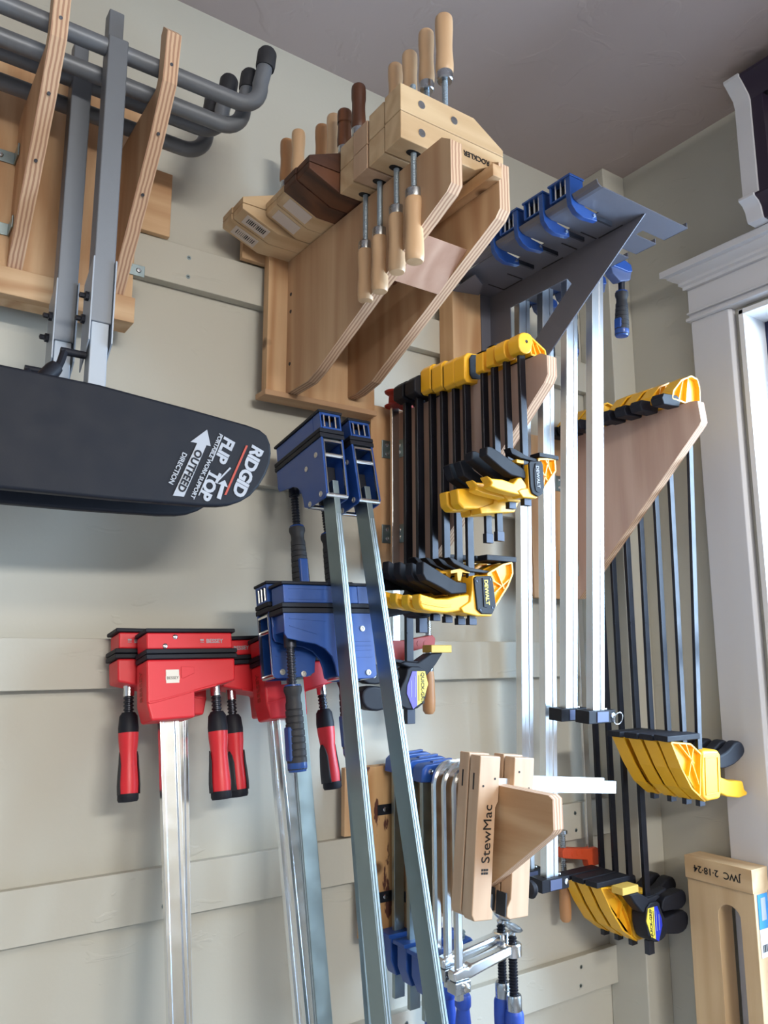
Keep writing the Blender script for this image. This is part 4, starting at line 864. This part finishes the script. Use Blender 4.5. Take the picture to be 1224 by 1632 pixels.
def alu_clamp(label, yy, length, rx):
    t = thing('bar_clamp', label, 'clamp', (1.062, yy, zs+.002), 'aluminium bar clamps hung in the metal rack', rot=(math.radians(rx), 0, 0))
    w_, d_ = .0145, .0075
    sec = [(-d_, -w_), (-d_, -w_*.35), (-d_*.8, -w_*.3), (-d_*.8, w_*.3), (-d_, w_*.35), (-d_, w_), (d_, w_), (d_, -w_)]
    mb = MB().sweep([(0, 0, .020), (0, 0, -length)], sec); mb.sm = [False]*len(mb.sm); mb.build('rail', 'aluminium', t, bevel=.0008)
    MB().prism([(-.022, .0), (-.022, .028), (.030, .030), (.086, .016), (.090, .004), (.078, .0), (.024, .001)], 'y', -.013, .013).build('head', 'blue', t, bevel=.0015)
    MB().prism([(.034, 0), (.040, -.012), (.060, -.022), (.088, -.012), (.092, .006), (.080, .010)], 'y', -.009, .009).build('screw_boss', 'blue_grey', t, bevel=.0015)
    MB().cyl((.074, 0, -.012), (.074, 0, -.040), .006).build('spindle', 'gunmetal', t)
    ribbed_handle(t, .074, 0, -.036, .084)
    z = -length
    MB().box(-.033, .033, -.015, .015, z-.013, z+.008).build('end_stop', 'black_plastic', t, bevel=.0012)
    MB().box(-.014, .014, -.0165, -.0145, z-.011, z+.006).build('stop_face', 'blue_grey', t, bevel=.0006)
    MB().lathe([(.0052, 0), (.0046, .002), (.0012, .003)], (.025, -.015, z-.001), (0, -1, 0), 12).build('set_screw', 'bright_steel', t)
    MB().lathe([(.0042, 0), (.0038, .0015), (.001, .002)], (.023, 0, z+.008), (0, 0, 1), 12).build('set_screw', 'bright_steel', t)
    return t
a0 = alu_clamp('aluminium bar clamp at the front, its short bar ending beside the upper yellow jaws', -.272, .795, 3.4)
tp = [(.036+.011*math.cos(math.radians(20*k)), -.018-.002*math.sin(math.radians(20*k)), -.795-.006+.010*math.sin(math.radians(20*k))) for k in range(19)]
MB().tube(tp, .0009, 8, up=(0, 1, .2)).build('split_ring', 'bright_steel', a0)
dup(a0, (1.062, -.212, zs+.002), 'aluminium bar clamp second from the front with short bar and black stop')
a2 = alu_clamp('long aluminium bar clamp reaching down beside the wooden cam clamps', -.150, 1.082, 2.4)
dup(a2, (1.062, -.087, zs+.002), 'long aluminium bar clamp closest to the wall', rot=(math.radians(2.1), 0, 0))

# ================================================================== lower rack with blue and steel clamps
XC = .786
rc = plate_rack('clamp_rack', 'short wooden bracket on a rough bark-stained board below the yellow clamps', (XC, -.019, 1.11),
    [(-.040, 1.112), (-.060, 1.112), (-.262, 1.230), (-.382, 1.318), (-.387, 1.324), (-.387, 1.362), (-.380, 1.366), (-.040, 1.366)], XC, .018, (.721, .812, 1.108, 1.368), 'pine_y', (), 'rough_bark')
MB().box(.690, .721, -.030, -.0192, 1.264, 1.368).move((-XC, .019, -1.11)).build('cleat_board', 'pine_z', rc, bevel=.001)
for z in (1.292, 1.160):
    b_ = MB().box(-.040, 0, -.042+.019, -.040+.019, z-1.11, z-1.11+.016).box(-.002, 0, -.062+.019, -.042+.019, z-1.11, z-1.11+.016).build('angle_bracket', 'gunmetal', rc, bevel=.0005)
    MB().lathe([(.004, 0), (.0034, .001), (.001, .0015)], (-.026, -.042+.019, z-1.11+.008), (0, -1, 0), 10).build('screw', 'bright_steel', b_)
ZC = 1.3665; XCB = XC-.013
GC = 'clamps on the lower wooden bracket'
def blue_f(label, yy, unit):
    t = thing('bar_clamp', label, 'clamp', (XCB, yy, ZC), GC); u = -unit
    clamp_bar(t, .012, -unit-.08, .019, .008, 'zinc')
    h_ = MB().prism([(-.018, -.006), (-.016, .014), (-.008, .020), (.052, .022), (.066, .016), (.070, .006), (.066, .0008), (.016, .0008), (.014, -.008)], 'y', -.012, .012).build('fixed_head', 'blue', t, bevel=.0025)
    MB().lathe([(.0045, 0), (.004, .0012), (.001, .002)], (.000, -.012, .009), (0, -1, 0), 14).build('pin', 'bright_steel', h_)
    MB().prism([(.010, .019), (.050, .022), (.050, .025), (.012, .023)], 'y', -.004, .004).build('head_rib', 'blue', h_, bevel=.0008)
    j = MB().prism([(-.022, u+.016), (.018, u+.018), (.030, u+.006), (.074, u+.022), (.080, u+.016), (.078, u-.002), (.040, u-.026), (.022, u-.044), (-.012, u-.044), (-.022, u-.020)], 'y', -.012, .012).build('sliding_jaw', 'blue', t, bevel=.002)
    MB().prism([(-.028, u+.012), (.022, u+.012), (.022, u+.018), (-.028, u+.018)], 'y', -.015, .015).build('jaw_collar', 'blue', j, bevel=.001)
    MB().thread((.066, 0, u+.030), (.066, 0, u-.068), .0058, .0042).build('spindle', 'zinc', t)
    MB().lathe([(.011, 0), (.0125, .004), (.0125, .016), (.010, .020), (.0120, .040), (.0130, .085), (.009, .095), (.002, .096)], (.066, 0, u-.060), (0, 0, -1), 18).build('handle', 'blue_handle', t)
    return t
b0 = blue_f('blue headed bar clamp closest to the wall on the lower bracket', -.058, .262)
dup(b0, (XCB, -.098, ZC-.003), 'blue headed bar clamp in the middle of three on the lower bracket')
dup(b0, (XCB, -.134, ZC-.006), 'blue headed bar clamp next to the bent steel clamps')
def steel_f(label, yy, unit, arm):
    t = thing('bar_clamp', label, 'clamp', (XCB, yy, ZC), GC); u = -unit
    sec = chaikin([(-.0050, -.0062), (.0050, -.0062), (.0050, .0062), (-.0050, .0062)], 1)
    pts = [(0, 0, u-.030), (0, 0, -.02)] + [(.030+a, 0, -.016+b_) for a, b_ in arc((0, 0), .030, 180, 90, 10)] + [(.060, 0, .0140), (.105, 0, .0135)]
    MB().sweep(pts, sec).build('bent_bar', 'bright_steel', t)
    MB().box(.086, .112, -.008, .008, .0012, .0076).build('fixed_jaw', 'steel', t, bevel=.001)
    if arm:
        j = MB().prism([(-.016, u+.010), (.004, u+.014), (.012, u+.012), (.018, u+.016), (.098, u+.024), (.098, u+.010), (.050, u+.002), (.016, u-.004), (-.014, u-.004)], 'y', -.0085, .0085).build('sliding_arm', 'bright_steel', t, bevel=.004, seg=3)
        MB().lathe([(.013, 0), (.0135, .003), (.0135, .016), (.012, .018)], (.104, 0, u+.007), (0, 0, 1), 20).build('arm_eye', 'bright_steel', j)
        MB().box(-.014, .014, -.010, .010, u-.020, u-.004).build('catch', 'steel', t, bevel=.0015)
        MB().lathe([(.006, 0), (.006, .003), (.002, .0045)], (.004, -.010, u-.012), (0, -1, 0), 12).build('rivet', 'bright_steel', t)
        MB().thread((.104, 0, u+.034), (.104, 0, u-.050), .0068, .0040).build('spindle', 'black_bar', t)
        MB().lathe([(.004, -.006), (.006, -.003), (.005, .001), (.013, .005), (.0145, .0075), (.012, .0085), (.002, .009)], (.104, 0, u+.040), (.25, -.25, 1), 18).build('swivel_pad', 'steel', t)
        MB().lathe([(.0105, 0), (.0115, .003), (.0115, .022), (.0105, .024)], (.104, 0, u-.046), (0, 0, -1), 18).build('ferrule', 'steel', t)
        MB().lathe([(.0112, .020), (.0138, .026), (.0142, .045), (.0132, .075), (.0140, .100), (.010, .112), (.002, .113)], (.104, 0, u-.046), (0, 0, -1), 18).build('handle', 'blue_handle', t)
    return t
steel_f('bent steel bar clamp nearest the blue headed ones, its arm hidden', -.158, .270, False)
steel_f('bent steel bar clamp with rear silver arm and upturned swivel pad', -.182, .258, True)
steel_f('bent steel bar clamp with front silver arm and upturned swivel pad', -.206, .268, True)

def cam_clamp(label, loc, text):
    t = thing('cam_clamp', label, 'clamp', loc, 'wooden cam clamps on the lower bracket', rot=(0, math.radians(6.0), 0))
    lj = MB().prism([(-.039, .030), (-.001, .030), (-.0015, -.030), (-.006, -.038), (-.006, -.165), (-.0015, -.172), (-.002, -.182), (-.034, -.182), (-.039, -.174)], 'y', 0, .021).build('jaw', 'beech_z', t, bevel=.0015)
    rj = MB().prism([(.026, .030), (.065, .030), (.065, -.182), (.030, -.184), (.024, -.180), (.024, -.168), (.030, -.158), (.030, -.040), (.026, -.034)], 'y', 0, .021).build('jaw', 'beech_z', t, bevel=.0015)
    MB().box(.0215, .0238, .001, .020, -.180, -.150).build('cork_pad', 'rubber', rj)
    MB().box(-.0052, -.003, .001, .020, -.180, -.150).build('cork_pad', 'rubber', lj)
    MB().box(-.036, .255, .008, .014, -.0185, .0000).build('bar', 'aluminium', t, bevel=.0006)
    for x, z in ((-.031, -.010), (-.010, .000), (.036, .010), (.056, -.012)): MB().cyl((x, -.0005, z), (x, .003, z), .0016, n=8).build('pin', 'print_black', lj if x < 0 else rj)
    for k in (0, 1):
        MB().prism([(.010, -.016), (.0125, -.016), (.0125, .006), (.010, .006)], 'x', -.0394, -.0385).build('saw_slot', 'print_black', lj)
        break
    MB().lathe([(.004, 0), (.004, .006), (.011, .009), (.0125, .014), (.009, .019), (.003, .020)], (.065, .0105, -.150), (1, 0, 0), 18).build('cam_knob', 'black_plastic', t)
    if text:
        lettering('StewMac', .021, 'print_black', lj, frame((-.0195, -.0006, -.072), (0, 0, 1), (-1, 0, 0)), bold=0.)
        for k in range(3):
            for q in range(2): MB().box(-.0255+k*.0042-.001, -.0255+k*.0042+.0022, -.0006, .0003, -.124+q*.0042, -.1212+q*.0042).build('printed_mark', 'print_black', lj)
    return t
cam_clamp('beech cam clamp with black stamped lettering, in front of its plain twin', (.7885, -.286, 1.375), True)
cam_clamp('beech cam clamp without lettering, just behind the stamped one', (.7890, -.262, 1.377), False)

# ================================================================== slotted wooden jig on the window stool
jg = thing('wooden_jig', 'slotted wooden jig with handwritten top rail, leaning by the window casing', 'jig', (1.352, -.25, WZ0)); Mj = lambda mb: mb.move((-1.352, .25, -WZ0))
sl = [(-.186, .86), (-.186, 1.146), (-.316, 1.146), (-.316, .86), (-.288, .86), (-.288, 1.092)]+[(-.2665+a, 1.092+b_) for a, b_ in arc((0, 0), .0215, 180, 0, 10)]+[(-.245, .86)]
Mj(MB().prism(sl, 'x', 1.334, 1.376)).build('slotted_panel', 'maple_z', jg, bevel=.001)
tr = Mj(MB().box(1.330, 1.378, -.317, -.185, 1.143, 1.182)).build('top_rail', 'maple_y', jg, bevel=.001)
lettering('JWC  2·18·24', .0165, 'print_black', tr, frame((1.3296-1.352, 0, 1.163-WZ0), (0, 1, 0), (0, 0, -1)), bold=.0002)
sk = Mj(MB().box(1.342, 1.372, -.3172, -.3160, 1.085, 1.140)).build('sticker', 'sticker_blue', jg)
Mj(MB().box(1.350, 1.364, -.3176, -.3170, 1.098, 1.134)).build('printed_panel', 'print_white', sk)
s3 = Mj(MB().box(1.342, 1.372, -.3172, -.3160, 1.040, 1.084)).build('sticker', 'white', jg)
bc = MB()
for k in range(9): bc.box(1.346+k*.0026, 1.3472+k*.0026+random.choice((0, .0006)), -.3176, -.3170, 1.048, 1.060)
Mj(bc).build('barcode', 'print_black', s3)
